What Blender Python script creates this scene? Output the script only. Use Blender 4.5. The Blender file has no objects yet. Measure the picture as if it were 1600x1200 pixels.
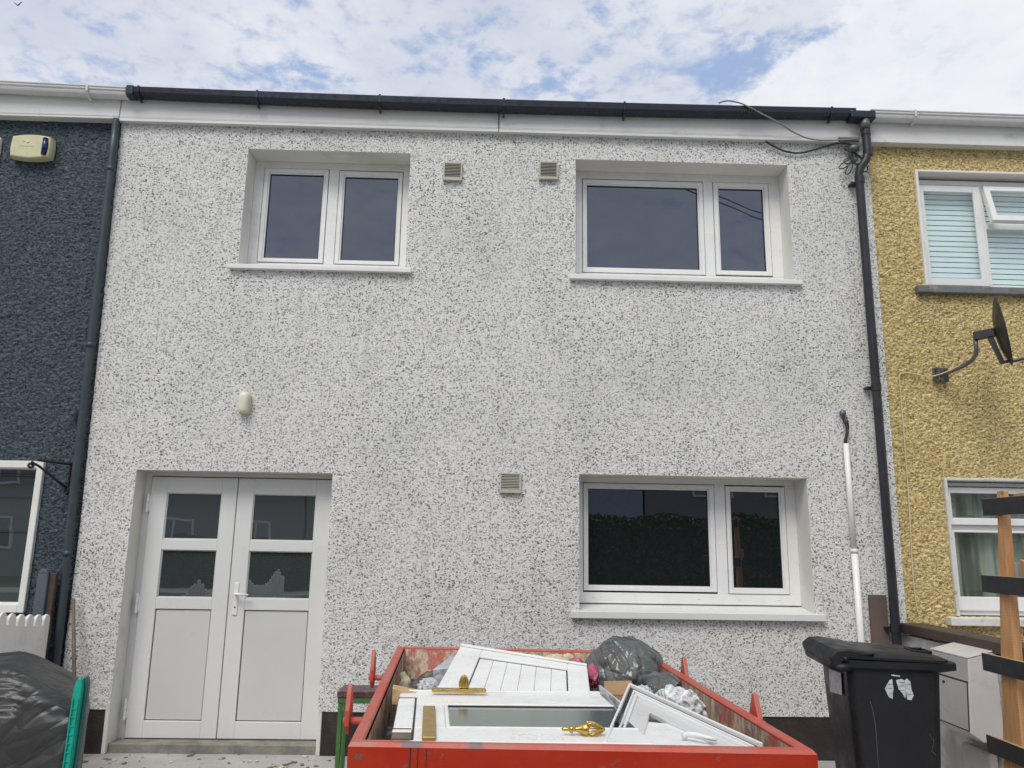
import bpy, bmesh, math, random
from mathutils import Vector, Matrix, noise
R = math.radians
S = bpy.context.scene
COL = S.collection
random.seed(7)

# ------------------------------------------------------------ camera
cam_d = bpy.data.cameras.new("camera"); cam = bpy.data.objects.new("camera", cam_d); COL.objects.link(cam)
cam_d.sensor_fit = 'HORIZONTAL'; cam_d.sensor_width = 36; cam_d.lens = 36*1200/1600
cam_d.clip_start = 0.05; cam_d.clip_end = 3000
p_, y_, r_ = 0.2005252, 0.02514853, 0.0163104
fw = Vector((math.sin(y_)*math.cos(p_), math.cos(y_)*math.cos(p_), math.sin(p_)))
rt = Vector((math.cos(y_), -math.sin(y_), 0)); up = rt.cross(fw)
c_, s_ = math.cos(r_), math.sin(r_)
rt, up = rt*c_ + up*s_, up*c_ - rt*s_
m = Matrix((rt, up, -fw)).transposed().to_4x4(); m.translation = (0, -6, 1.6)
cam.matrix_world = m
S.camera = cam

# ------------------------------------------------------------ sky and sun
SUN_EL, SUN_AZ = R(52), R(205)     # sun behind and a little left of the camera, veiled by cloud
w = bpy.data.worlds.new("World"); S.world = w; w.use_nodes = True
nt = w.node_tree; N = nt.nodes; L = nt.links; N.clear()
def wn(t, **k):
    n = N.new(t)
    for a, b in k.items(): setattr(n, a, b)
    return n
out = wn('ShaderNodeOutputWorld'); bg = wn('ShaderNodeBackground'); bg.inputs[1].default_value = 0.10
sky = wn('ShaderNodeTexSky', sky_type='NISHITA', sun_disc=False, sun_elevation=SUN_EL, sun_rotation=SUN_AZ)
sky.air_density = 1.0; sky.dust_density = 0.6; sky.ozone_density = 2.0
tc = wn('ShaderNodeTexCoord'); sep = wn('ShaderNodeSeparateXYZ'); L.new(tc.outputs['Generated'], sep.inputs[0])
zc = wn('ShaderNodeMath', operation='MAXIMUM'); L.new(sep.outputs[2], zc.inputs[0]); zc.inputs[1].default_value = 0.0
za = wn('ShaderNodeMath', operation='ADD'); L.new(zc.outputs[0], za.inputs[0]); za.inputs[1].default_value = 0.12
dx = wn('ShaderNodeMath', operation='DIVIDE'); L.new(sep.outputs[0], dx.inputs[0]); L.new(za.outputs[0], dx.inputs[1])
dy = wn('ShaderNodeMath', operation='DIVIDE'); L.new(sep.outputs[1], dy.inputs[0]); L.new(za.outputs[0], dy.inputs[1])
cb = wn('ShaderNodeCombineXYZ'); L.new(dx.outputs[0], cb.inputs[0]); L.new(dy.outputs[0], cb.inputs[1])
def cloud_noise(scale, detail, rough, off, dist=0.0):
    mp = wn('ShaderNodeMapping'); mp.inputs['Location'].default_value = off; L.new(cb.outputs[0], mp.inputs[0])
    n = wn('ShaderNodeTexNoise'); n.inputs['Scale'].default_value = scale; n.inputs['Detail'].default_value = detail
    n.inputs['Roughness'].default_value = rough; n.inputs['Distortion'].default_value = dist; L.new(mp.outputs[0], n.inputs['Vector'])
    return n.outputs[0]
big = cloud_noise(1.1, 3, .5, (3.4, 1.3, 0)); fine = cloud_noise(17, 10, .62, (1.7, 4.1, 0), .2); mid = cloud_noise(6, 6, .6, (5.1, 2.3, 0), .2); shade = cloud_noise(3.0, 7, .6, (8.2, 2.2, 0))
def mr(src, a, b, c=0.0, d=1.0):
    n = wn('ShaderNodeMapRange'); n.inputs[1].default_value = a; n.inputs[2].default_value = b
    n.inputs[3].default_value = c; n.inputs[4].default_value = d; n.clamp = True; n.interpolation_type = 'SMOOTHSTEP'; L.new(src, n.inputs[0]); return n.outputs[0]
# a bank of solid cloud on the right with a long blue gap beside it, broken cloud and smaller gaps to its left
def mth(op, a, b, c=None):
    n = wn('ShaderNodeMath', operation=op)
    for i, v in enumerate((a, b, c)):
        if v is None: continue
        if isinstance(v, (int, float)): n.inputs[i].default_value = v
        else: L.new(v, n.inputs[i])
    return n.outputs[0]
DX, DY = dx.outputs[0], dy.outputs[0]
edge = mth('ADD', mth('MULTIPLY_ADD', DY, 0.4406, -0.9786), DX)
wob = mth('ADD', mth('MULTIPLY_ADD', fine, 0.14, -0.07), mth('MULTIPLY_ADD', mid, 0.16, -0.08)); edge = mth('ADD', edge, wob)
bank = mr(edge, -0.015, 0.05)
def gap(cx, cy, sx, sy, k):
    a = mth('MULTIPLY', mth('SUBTRACT', mth('MULTIPLY_ADD', wob, 1.2, DX), cx), 1/sx); b = mth('MULTIPLY', mth('SUBTRACT', DY, cy), 1/sy)
    return mr(mth('SQRT', mth('ADD', mth('MULTIPLY', a, a), mth('MULTIPLY', b, b)), 0), 0.0, 1.0, k, 0.0)
holes = gap(.40, 1.19, .20, .17, .30)
for g_ in ((-.40, 1.27, .34, .09, .20), (-.08, 1.19, .26, .17, .13), (.06, 1.27, .2, .10, .18), (-.75, 1.25, .2, .09, .12), (.30, 1.24, .2, .06, .12)): holes = mth('MAXIMUM', holes, gap(*g_))
cov = mth('SUBTRACT', mth('MULTIPLY_ADD', mth('SUBTRACT', mth('MULTIPLY_ADD', mid, .4, mth('MULTIPLY', fine, .6)), .5), 1.9, mth('MULTIPLY_ADD', big, .25, .50)), holes)
mask = mr(cov, 0.26, 0.60, 0.12, 0.97)
bank = mth('MULTIPLY', bank, mr(mid, .25, .6, .80, 1.0)); mask = mth('MAXIMUM', mask, bank)
cr = wn('ShaderNodeMix', data_type='RGBA'); L.new(mth('MAXIMUM', mth('MULTIPLY', mr(shade, .3, .7, .1, .8), mr(fine, .3, .65, .5, 1)), bank), cr.inputs[0])
cr.inputs[6].default_value = (4.6, 4.95, 5.85, 1); cr.inputs[7].default_value = (6.8, 6.95, 7.25, 1)
mx = wn('ShaderNodeMix', data_type='RGBA'); L.new(mask, mx.inputs[0]); veil = wn('ShaderNodeMix', data_type='RGBA'); veil.inputs[0].default_value = .55; L.new(sky.outputs[0], veil.inputs[6]); veil.inputs[7].default_value = (3.6, 4.9, 7.6, 1)
L.new(veil.outputs[2], mx.inputs[6]); L.new(cr.outputs[2], mx.inputs[7])
L.new(mx.outputs[2], bg.inputs[0]); L.new(bg.outputs[0], out.inputs[0])

sd = bpy.data.lights.new("sun", 'SUN'); sd.energy = 1.75; sd.angle = R(28); sd.color = (1, .95, .87)
sun = bpy.data.objects.new("sun", sd); COL.objects.link(sun)
# direction the light comes from (sky sun_rotation runs clockwise from +Y)
sv = Vector((math.sin(SUN_AZ)*math.cos(SUN_EL), math.cos(SUN_AZ)*math.cos(SUN_EL), math.sin(SUN_EL)))
sun.rotation_euler = sv.to_track_quat('Z', 'Y').to_euler()
S.view_settings.view_transform = 'Standard'; S.view_settings.look = 'None'; S.view_settings.exposure = 0.36; S.view_settings.gamma = 1
S.render.engine = 'CYCLES'

# ------------------------------------------------------------ helpers
def tag(o, label=None, cat=None, group=None, kind=None):
    if label: o['label'] = label
    if cat: o['category'] = cat
    if group: o['group'] = group
    if kind: o['kind'] = kind
    return o
def thing(name, label, cat, loc=(0, 0, 0), group=None, rz=0):
    o = bpy.data.objects.new(name, None); o.empty_display_size = .1; COL.objects.link(o)
    o.location = loc; o.rotation_euler[2] = rz
    return tag(o, label, cat, group)

class MB:
    def __init__(s): s.b = bmesh.new()
    def hexa(s, P):    # 8 points: bottom ring 0-3, top ring 4-7
        v = [s.b.verts.new(p) for p in P]
        for f in ((3, 2, 1, 0), (4, 5, 6, 7), (0, 1, 5, 4), (1, 2, 6, 5), (2, 3, 7, 6), (3, 0, 4, 7)): s.b.faces.new([v[i] for i in f])
        return s
    def box(s, x0, x1, y0, y1, z0, z1, M=None):
        P = [Vector(p) for p in ((x0, y0, z0), (x1, y0, z0), (x1, y1, z0), (x0, y1, z0), (x0, y0, z1), (x1, y0, z1), (x1, y1, z1), (x0, y1, z1))]
        if M: P = [M @ p for p in P]
        return s.hexa(P)
    def prism(s, ring, d, M=None):   # ring of 3D points extruded by vector d
        a = [Vector(p) for p in ring]; b = [p + Vector(d) for p in a]
        if M: a = [M @ p for p in a]; b = [M @ p for p in b]
        va = [s.b.verts.new(p) for p in a]; vb = [s.b.verts.new(p) for p in b]; n = len(va)
        s.b.faces.new(va[::-1]); s.b.faces.new(vb)
        for i in range(n): s.b.faces.new((va[i], va[(i+1) % n], vb[(i+1) % n], vb[i]))
        return s
    def tube(s, pts, r, seg=10, close=True):
        pts = [Vector(p) for p in pts]; rr = r if isinstance(r, (list, tuple)) else [r]*len(pts)
        rings = []; prev = None
        for i, p in enumerate(pts):
            t = (pts[min(i+1, len(pts)-1)] - pts[max(i-1, 0)]).normalized()
            if prev is None:
                a = t.cross(Vector((0, 0, 1)))
                if a.length < .1: a = t.cross(Vector((1, 0, 0)))
            else: a = prev - t*prev.dot(t)
            a.normalize(); prev = a; b = t.cross(a)
            rings.append([s.b.verts.new(p + (a*math.cos(2*math.pi*k/seg) + b*math.sin(2*math.pi*k/seg))*rr[i]) for k in range(seg)])
        for A, B in zip(rings, rings[1:]):
            for k in range(seg): s.b.faces.new((A[k], A[(k+1) % seg], B[(k+1) % seg], B[k]))
        if close: s.b.faces.new(rings[0][::-1]); s.b.faces.new(rings[-1])
        return s
    def lathe(s, prof, c, axis='z', seg=20, M=None):   # prof (r, h)
        rings = []
        for r, h in prof:
            ring = []
            for k in range(seg):
                a = 2*math.pi*k/seg; u, v = r*math.cos(a), r*math.sin(a)
                p = Vector((u, v, h)) if axis == 'z' else (Vector((h, u, v)) if axis == 'x' else Vector((u, h, v)))
                if M: p = M @ p
                ring.append(s.b.verts.new(p + Vector(c)))
            rings.append(ring)
        for A, B in zip(rings, rings[1:]):
            for k in range(seg): s.b.faces.new((A[k], A[(k+1) % seg], B[(k+1) % seg], B[k]))
        s.b.faces.new(rings[0][::-1]); s.b.faces.new(rings[-1]); return s
    def ring(s, x0, x1, z0, z1, wl, wr, wb, wt, y0, y1, M=None):   # rectangular frame in the xz plane, butt-jointed
        s.box(x0, x0+wl, y0, y1, z0, z1, M); s.box(x1-wr, x1, y0, y1, z0, z1, M)
        s.box(x0+wl, x1-wr, y0, y1, z0, z0+wb, M); s.box(x0+wl, x1-wr, y0, y1, z1-wt, z1, M); return s
    def build(s, name, mat, parent=None, bevel=0, smooth=False, seg=1, loc=None):
        bmesh.ops.recalc_face_normals(s.b, faces=s.b.faces)
        me = bpy.data.meshes.new(name); s.b.to_mesh(me); s.b.free()
        o = bpy.data.objects.new(name, me); COL.objects.link(o); me.materials.append(mat)
        if smooth: me.polygons.foreach_set('use_smooth', [True]*len(me.polygons))
        if bevel:
            m_ = o.modifiers.new('bevel', 'BEVEL'); m_.width = bevel; m_.segments = seg; m_.limit_method = 'ANGLE'; m_.angle_limit = R(40)
        if parent is not None:
            o.parent = parent; o.matrix_parent_inverse = parent.matrix_basis.inverted() if loc is None else Matrix()
        return o
def mesh(name, V, F, mat, parent=None, smooth=True):
    me = bpy.data.meshes.new(name); me.from_pydata(V, [], F); me.update(); me.materials.append(mat)
    o = bpy.data.objects.new(name, me); COL.objects.link(o)
    if smooth: me.polygons.foreach_set('use_smooth', [True]*len(me.polygons))
    if parent is not None: o.parent = parent; o.matrix_parent_inverse = parent.matrix_basis.inverted()
    return o

# ------------------------------------------------------------ materials
class MT:
    """small wrapper round a node material"""
    def __init__(s, name, col=(.8, .8, .8), rough=.5, metal=0, spec=.5):
        s.m = bpy.data.materials.new(name); s.m.use_nodes = True; s.n = s.m.node_tree.nodes; s.l = s.m.node_tree.links
        s.p = s.n['Principled BSDF']; s.p.inputs['Base Color'].default_value = (*col, 1); s.p.inputs['Roughness'].default_value = rough
        s.p.inputs['Metallic'].default_value = metal; s.p.inputs['Specular IOR Level'].default_value = spec
        s.tc = s.n.new('ShaderNodeTexCoord'); s.co = s.tc.outputs['Object']; s.h = None
    def map(s, scale=(1, 1, 1), src=None, loc=(0, 0, 0), rot=(0, 0, 0)):
        n = s.n.new('ShaderNodeMapping'); n.inputs['Scale'].default_value = scale; n.inputs['Location'].default_value = loc; n.inputs['Rotation'].default_value = rot
        s.l.new(src or s.co, n.inputs[0]); return n.outputs[0]
    def noise(s, scale, detail=4, rough=.5, src=None, dist=0, color=False):
        n = s.n.new('ShaderNodeTexNoise'); n.inputs['Scale'].default_value = scale; n.inputs['Detail'].default_value = detail
        n.inputs['Roughness'].default_value = rough; n.inputs['Distortion'].default_value = dist; s.l.new(src or s.co, n.inputs['Vector'])
        return n.outputs['Color' if color else 'Fac']
    def vor(s, scale, src=None, feature='F1', rand=1):
        n = s.n.new('ShaderNodeTexVoronoi'); n.feature = feature; n.inputs['Scale'].default_value = scale; n.inputs['Randomness'].default_value = rand
        s.l.new(src or s.co, n.inputs['Vector']); return n
    def mr(s, src, a, b, c=0., d=1., smooth=True):
        n = s.n.new('ShaderNodeMapRange'); n.inputs[1].default_value = a; n.inputs[2].default_value = b; n.inputs[3].default_value = c; n.inputs[4].default_value = d
        if smooth: n.interpolation_type = 'SMOOTHSTEP'
        s.l.new(src, n.inputs[0]); return n.outputs[0]
    def math(s, op, a, b=None, c=None):
        n = s.n.new('ShaderNodeMath'); n.operation = op
        for i, v in enumerate((a, b, c)):
            if v is None: continue
            if isinstance(v, (int, float)): n.inputs[i].default_value = v
            else: s.l.new(v, n.inputs[i])
        return n.outputs[0]
    def mix(s, f, a, b):
        n = s.n.new('ShaderNodeMix'); n.data_type = 'RGBA'
        for i, v in ((0, f), (6, a), (7, b)):
            if isinstance(v, (int, float)): n.inputs[i].default_value = v
            elif isinstance(v, tuple): n.inputs[i].default_value = (*v, 1)
            else: s.l.new(v, n.inputs[i])
        return n.outputs[2]
    def col(s, c): s.l.new(c, s.p.inputs['Base Color']); return s
    def rough(s, c): s.l.new(c, s.p.inputs['Roughness']); return s
    def bump(s, h, dist=.01, strength=1):
        n = s.n.new('ShaderNodeBump'); n.inputs['Distance'].default_value = dist; n.inputs['Strength'].default_value = strength
        s.l.new(h, n.inputs['Height'])
        if s.h: s.l.new(s.h, n.inputs['Normal'])
        s.h = n.outputs[0]; s.l.new(s.h, s.p.inputs['Normal']); return s

def simple(name, col, rough=.5, metal=0, var=.12, scale=6, bump=0, bscale=60, dirt=None, dscale=3):
    t = MT(name, col, rough, metal)
    n = t.noise(scale, 5, .6)
    c = t.mix(t.mr(n, .3, .7), tuple(x*(1-var) for x in col), tuple(min(1, x*(1+var*.5)) for x in col))
    if dirt:
        d = t.noise(dscale, 8, .68); c = t.mix(t.mr(d, .52, .75, 0, .55), c, dirt)
    t.col(c); t.rough(t.mr(t.noise(scale*3, 3), .3, .7, max(.02, rough-.08), min(1, rough+.1)))
    if bump: t.bump(t.noise(bscale, 6, .6), bump)
    return t.m

def spar_dash():
    t = MT('spar_dash_render', rough=.85)
    dist = t.noise(34, 3, .6, color=True)
    v = t.n.new('ShaderNodeVectorMath'); v.operation = 'MULTIPLY_ADD'; t.l.new(dist, v.inputs[0]); v.inputs[1].default_value = (.035, .035, .03); t.l.new(t.co, v.inputs[2])
    src = v.outputs[0]
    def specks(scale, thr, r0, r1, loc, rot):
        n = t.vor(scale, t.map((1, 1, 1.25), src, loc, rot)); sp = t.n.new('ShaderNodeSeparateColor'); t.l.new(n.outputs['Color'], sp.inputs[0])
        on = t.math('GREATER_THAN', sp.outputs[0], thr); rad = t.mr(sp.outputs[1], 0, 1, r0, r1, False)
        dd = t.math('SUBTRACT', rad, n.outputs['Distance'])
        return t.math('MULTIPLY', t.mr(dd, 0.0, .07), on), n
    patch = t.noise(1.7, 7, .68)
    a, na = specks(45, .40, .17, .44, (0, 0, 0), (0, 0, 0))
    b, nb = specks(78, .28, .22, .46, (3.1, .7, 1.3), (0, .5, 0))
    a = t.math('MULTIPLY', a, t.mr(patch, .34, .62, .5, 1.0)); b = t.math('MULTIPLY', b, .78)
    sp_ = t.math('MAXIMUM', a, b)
    grain = t.noise(110, 4, .7, t.map((1, 1, 1.5)))
    base = t.mix(t.mr(grain, .34, .56), (.68, .68, .66), (.95, .95, .935))
    tone = t.noise(55, 2, .5, t.map((1, 1, 1.6)))
    base = t.mix(t.mr(tone, .42, .62, .0, .35), base, (.66, .66, .63))
    stain = t.noise(.9, 7, .66); base = t.mix(t.mr(stain, .46, .72, 0, .32), base, (.44, .455, .37))
    run = t.noise(1.0, 6, .7, t.map((5.5, 1, .55))); base = t.mix(t.mr(run, .55, .75, 0, .30), base, (.42, .42, .36))
    c = t.mix(t.math('MULTIPLY', sp_, .86), base, (.05, .053, .048)); t.col(c)  # dark stones and moss, plus shade of the pits put into the colour
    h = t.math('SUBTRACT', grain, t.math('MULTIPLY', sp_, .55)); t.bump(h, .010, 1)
    t.bump(t.noise(48, 4, .6, t.map((1, 1, 1.3))), .006, 1)
    return t.m
def rough_dash(name, col, dark, high):
    t = MT(name, rough=.6, spec=.35)
    n = t.noise(30, 5, .6, t.map((1, 1, 1.6))); g = t.noise(120, 4, .6)
    c = t.mix(t.mr(n, .36, .62), tuple(x*.86 for x in col), high)
    p = t.noise(1.6, 7, .68); c = t.mix(t.mr(p, .50, .74, 0, .55), c, tuple(x*.80 for x in col))
    # crevice shade put into the colour, by mesh depth and by noise pits
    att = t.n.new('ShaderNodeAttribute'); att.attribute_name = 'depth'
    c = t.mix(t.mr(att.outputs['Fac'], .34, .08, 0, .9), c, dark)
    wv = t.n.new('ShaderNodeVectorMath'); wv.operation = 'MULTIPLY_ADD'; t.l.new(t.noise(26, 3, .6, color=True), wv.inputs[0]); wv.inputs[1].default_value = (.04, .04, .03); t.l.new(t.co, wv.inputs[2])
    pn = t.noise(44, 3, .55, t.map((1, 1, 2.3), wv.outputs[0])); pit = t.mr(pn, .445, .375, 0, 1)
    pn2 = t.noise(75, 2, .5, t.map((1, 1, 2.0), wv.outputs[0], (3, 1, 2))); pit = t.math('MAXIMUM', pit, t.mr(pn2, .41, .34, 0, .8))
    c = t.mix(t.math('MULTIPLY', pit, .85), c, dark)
    t.col(c); t.bump(t.math('SUBTRACT', t.math('MULTIPLY_ADD', g, .30, n), t.math('MULTIPLY', pit, .6)), .009)
    return t.m
def glass_dark(name='window_glass', base=(.012, .014, .017), refl=.125, tint=(.80, .85, 1.0), gr=0.0):
    m = bpy.data.materials.new(name); m.use_nodes = True; n = m.node_tree.nodes; l = m.node_tree.links
    o = n['Material Output']; n.remove(n['Principled BSDF'])
    d = n.new('ShaderNodeBsdfDiffuse'); d.inputs[0].default_value = (*base, 1)
    g = n.new('ShaderNodeBsdfGlossy'); g.inputs['Roughness'].default_value = gr; g.inputs[0].default_value = (*tint, 1)
    lw = n.new('ShaderNodeLayerWeight'); lw.inputs[0].default_value = .5
    f = n.new('ShaderNodeMath'); f.operation = 'POWER'; l.new(lw.outputs['Facing'], f.inputs[0]); f.inputs[1].default_value = 4.5
    a = n.new('ShaderNodeMath'); a.operation = 'MULTIPLY_ADD'; l.new(f.outputs[0], a.inputs[0]); a.inputs[1].default_value = 1.2; a.inputs[2].default_value = refl + .045; a.use_clamp = True
    tcn = n.new('ShaderNodeTexCoord'); nz = n.new('ShaderNodeTexNoise'); nz.inputs['Scale'].default_value = 1.6; l.new(tcn.outputs['Object'], nz.inputs['Vector'])
    b = n.new('ShaderNodeBump'); b.inputs['Distance'].default_value = .0012; l.new(nz.outputs[0], b.inputs['Height']); l.new(b.outputs[0], g.inputs['Normal'])
    mx = n.new('ShaderNodeMixShader'); l.new(a.outputs[0], mx.inputs[0]); l.new(d.outputs[0], mx.inputs[1]); l.new(g.outputs[0], mx.inputs[2]); l.new(mx.outputs[0], o.inputs[0])
    return m
def glass_clear(name='clear_glass', refl=.03, tint=(.96, 1, 1)):
    m = glass_dark(name, refl=refl, tint=(1, 1, 1)); n = m.node_tree.nodes; l = m.node_tree.links
    t = n.new('ShaderNodeBsdfTransparent'); t.inputs[0].default_value = (*tint, 1)
    mx = [q for q in n if q.type == 'MIX_SHADER'][0]; l.new(t.outputs[0], mx.inputs[1]); return m

M = {}
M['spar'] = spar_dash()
M['yellow'] = rough_dash('yellow_render', (.70, .54, .225), (.26, .175, .07), (.80, .655, .33))
M['navy'] = rough_dash('navy_render', (.050, .077, .096), (.006, .009, .013), (.088, .124, .150))
M['reveal'] = simple('reveal_paint', (.71, .70, .65), .6, var=.06, scale=3, bump=.002, bscale=40, dirt=(.45, .44, .38), dscale=2)
M['upvc'] = simple('white_upvc', (.79, .795, .785), .32, var=.04, scale=3, dirt=(.60, .59, .55), dscale=4)
M['doorpaint'] = simple('door_paint', (.70, .71, .695), .33, var=.04, scale=1.5)
M['panel'] = simple('door_panel', (.61, .615, .605), .35, var=.04, scale=1.3)
M['fascia'] = simple('fascia_paint', (.70, .70, .69), .4, var=.06, scale=2.5, dirt=(.42, .41, .38), dscale=5)
M['guttwhite'] = simple('white_gutter', (.66, .67, .67), .35, var=.06, dirt=(.40, .40, .38), dscale=6)
M['gutter'] = simple('dark_gutter', (.012, .016, .030), .30, var=.2, scale=5)
M['pipe'] = simple('black_pipe', (.020, .022, .027), .38, var=.2, scale=5, dirt=(.06, .06, .06), dscale=7)
M['navypipe'] = simple('navy_pipe', (.038, .055, .068), .45, var=.15, scale=6, dirt=(.03, .035, .04), dscale=8)
M['gasket'] = simple('gasket', (.02, .02, .022), .6)
M['glass'] = glass_dark()
M['doorglass'] = glass_dark('door_glass', (.045, .053, .057), .15, (.8, .88, .92))
M['clear'] = glass_clear()
M['obscure'] = glass_dark('obscured_glass', (.10, .11, .10), .07, (.9, 1, .97), .16)
M['plinth'] = simple('plinth_paint', (.028, .021, .018), .6, var=.3, scale=5, bump=.004, bscale=60, dirt=(.07, .06, .05), dscale=5)
M['vent'] = simple('vent_plastic', (.50, .48, .40), .5, var=.12, dirt=(.22, .21, .16), dscale=30)
M['ventdark'] = simple('vent_dark', (.035, .035, .032), .8)
M['cream'] = simple('cream_plastic', (.64, .60, .38), .4, var=.08, scale=15, dirt=(.45, .42, .25), dscale=20)
M['lampw'] = simple('lamp_plastic', (.68, .70, .56), .3, var=.05)
M['bluep'] = simple('blue_lens', (.010, .022, .10), .2)
M['slate'] = simple('roof_slates', (.06, .06, .065), .7, var=.3, scale=12, bump=.01, bscale=20)
M['brass'] = simple('brass', (.62, .42, .11), .24, 1.0, var=.15, scale=20)
M['brassdull'] = simple('brass_plate', (.44, .30, .10), .38, .6, var=.12, scale=10)
M['bin'] = simple('bin_plastic', (.009, .010, .014), .45, var=.3, scale=4, bump=.002, bscale=50, dirt=(.026, .027, .030), dscale=2.5)
M['steelbox'] = simple('cream_metal', (.64, .61, .60), .32, var=.06, scale=2, dirt=(.35, .33, .31), dscale=6)
M['steelface'] = simple('grey_metal', (.42, .405, .40), .35, .0, var=.08, scale=3, dirt=(.26, .25, .24), dscale=5)
M['dish'] = simple('dish_metal', (.045, .045, .048), .42, .2, var=.2)
M['galv'] = simple('galvanised', (.16, .165, .17), .5, .5, var=.25, scale=20, dirt=(.07, .05, .035), dscale=18)
M['cable'] = simple('black_cable', (.03, .03, .032), .6)
M['greycable'] = simple('grey_cable', (.22, .22, .21), .6)
M['creamcable'] = simple('cream_cable', (.66, .55, .34), .6)
M['iron'] = simple('wrought_iron', (.012, .012, .015), .4)
M['green'] = simple('green_paint', (.065, .19, .055), .4, var=.2, dirt=(.05, .06, .03), dscale=12)
M['maroon'] = simple('maroon_boards', (.10, .040, .042), .35, var=.4, scale=14, bump=.005, bscale=40, dirt=(.25, .21, .20), dscale=14)
M['black'] = simple('black_boards', (.022, .024, .028), .55, var=.2, scale=5, bump=.001)
M['card'] = simple('cardboard', (.38, .24, .125), .8, var=.1)
M['pink'] = simple('pink_plastic', (.45, .10, .17), .35, var=.25, scale=15)
M['brown'] = simple('brown_board', (.135, .095, .078), .6, var=.1, scale=3)
M['coping'] = simple('brown_coping', (.065, .042, .034), .5, var=.2, scale=5, bump=.003, dirt=(.13, .10, .085), dscale=4)
M['pinkfoam'] = simple('cream_foam', (.62, .55, .38), .9, var=.2, scale=30, bump=.01, bscale=40)
M['white'] = simple('white_paint', (.79, .78, .74), .5, var=.06, scale=3, bump=.002, dirt=(.5, .5, .44), dscale=4)
M['greyblue'] = simple('grey_blue_paint', (.085, .115, .135), .5, var=.15)
M['bluegrey'] = simple('cloth', (.3, .32, .33), .8)
M['teal'] = simple('teal_plastic', (.006, .40, .29), .3, var=.15, scale=8)
M['tealdark'] = simple('dark_teal_plastic', (.03, .12, .11), .25, var=.2)
M['label'] = simple('sticker', (.58, .60, .64), .5, var=.25, scale=40)
M['blind'] = simple('blind_slats', (.84, .90, .90), .5, var=.03)
M['dark'] = simple('dark_interior', (.025, .026, .028), .9)
M['greysill'] = simple('grey_sill', (.16, .17, .175), .6, var=.2, scale=8, bump=.003, dirt=(.50, .49, .46), dscale=7)
M['flaky'] = simple('flaking_white', (.66, .66, .63), .6, var=.1, scale=8, bump=.004, dirt=(.07, .07, .065), dscale=13)
M['brownwood'] = simple('handle_wood', (.15, .11, .075), .6, var=.3, scale=25)
M['concrete_wall'] = simple('garden_wall_render', (.50, .50, .49), .8, var=.25, scale=4, bump=.012, bscale=22, dirt=(.17, .16, .15), dscale=5)

def wood(name, col, dark, along='z', sc=1):
    t = MT(name, rough=.65); s3 = {'z': (14, 14, 1.2), 'x': (1.2, 14, 14), 'y': (14, 1.2, 14)}[along]
    n = t.noise(3*sc, 6, .6, t.map(s3), .6); w_ = t.noise(10, 3, .5)
    c = t.mix(t.mr(n, .32, .68), dark, col)
    v = t.vor(5, t.map((1, 1, .55))); k = t.mr(v.outputs['Distance'], .07, .035); c = t.mix(t.math('MULTIPLY', k, .8), c, tuple(x*.35 for x in dark))
    saw = t.n.new('ShaderNodeTexWave'); saw.wave_type = 'BANDS'; saw.bands_direction = 'Z'; saw.inputs['Scale'].default_value = 22; saw.inputs['Distortion'].default_value = 1.5
    t.l.new(t.co, saw.inputs['Vector'])
    c = t.mix(t.mr(saw.outputs['Fac'], .0, 1, 0, .30), c, tuple(x*.7 for x in col))
    t.col(c); t.bump(n, .003); return t.m
M['pine'] = wood('sawn_pine', (.62, .34, .15), (.46, .225, .09))
M['paleboard'] = wood('pale_timber', (.60, .42, .22), (.42, .27, .13), 'x')

def skip_paint():
    t = MT('skip_red_paint', rough=.6, spec=.22)
    n = t.noise(5, 8, .65); n2 = t.noise(26, 5, .6, t.map((1, 1, .4)))
    c = t.mix(t.mr(n, .35, .7), (.37, .022, .007), (.40, .034, .012))
    chip = t.mr(t.noise(11, 9, .76), .60, .65); c = t.mix(t.math('MULTIPLY', chip, .8), c, (.17, .10, .085))
    c = t.mix(t.mr(n2, .62, .74, 0, .6), c, (.22, .06, .04)); t.col(c); t.bump(n, .004); return t.m
def skip_rim():
    t = MT('skip_worn_rim', rough=.5)
    n = t.noise(7, 8, .65); c = t.mix(t.mr(n, .35, .68), (.50, .070, .045), (.42, .13, .10))
    sx = t.n.new('ShaderNodeSeparateXYZ'); t.l.new(t.co, sx.inputs[0])
    # two grey scraped patches on the near rim
    def patch(x, wd):
        d = t.math('ABSOLUTE', t.math('SUBTRACT', sx.outputs[0], x)); d = t.math('ADD', d, t.math('MULTIPLY', t.noise(40, 4, .7), .06))
        return t.math('MULTIPLY', t.mr(d, wd+.035, wd+.015), t.math('LESS_THAN', sx.outputs[1], -2.95))
    pm = t.math('MAXIMUM', patch(-.255, .045), patch(-.035, .03)); c = t.mix(t.math('MULTIPLY', pm, .85), c, (.13, .13, .135))
    chip = t.mr(t.noise(22, 9, .78), .575, .62); c = t.mix(t.math('MULTIPLY', chip, .7), c, (.20, .11, .09)); t.col(c); t.bump(n, .003); return t.m
def skip_inner():
    t = MT('skip_rusty_inside', rough=.75)
    n = t.noise(5, 9, .7, t.map((1, 1, .7))); s_ = t.noise(30, 6, .7, t.map((1, 1, .22)))
    c = t.mix(t.mr(s_, .38, .62), (.21, .135, .095), (.50, .39, .28))
    c = t.mix(t.mr(n, .53, .58, 0, .85), c, (.38, .085, .07)); c = t.mix(t.mr(t.noise(14, 8, .7), .57, .64, 0, .6), c, (.50, .46, .38)); t.col(c); t.bump(s_, .006); return t.m
M['skip'] = skip_paint(); M['skiprim'] = skip_rim(); M['skipin'] = skip_inner()

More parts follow.
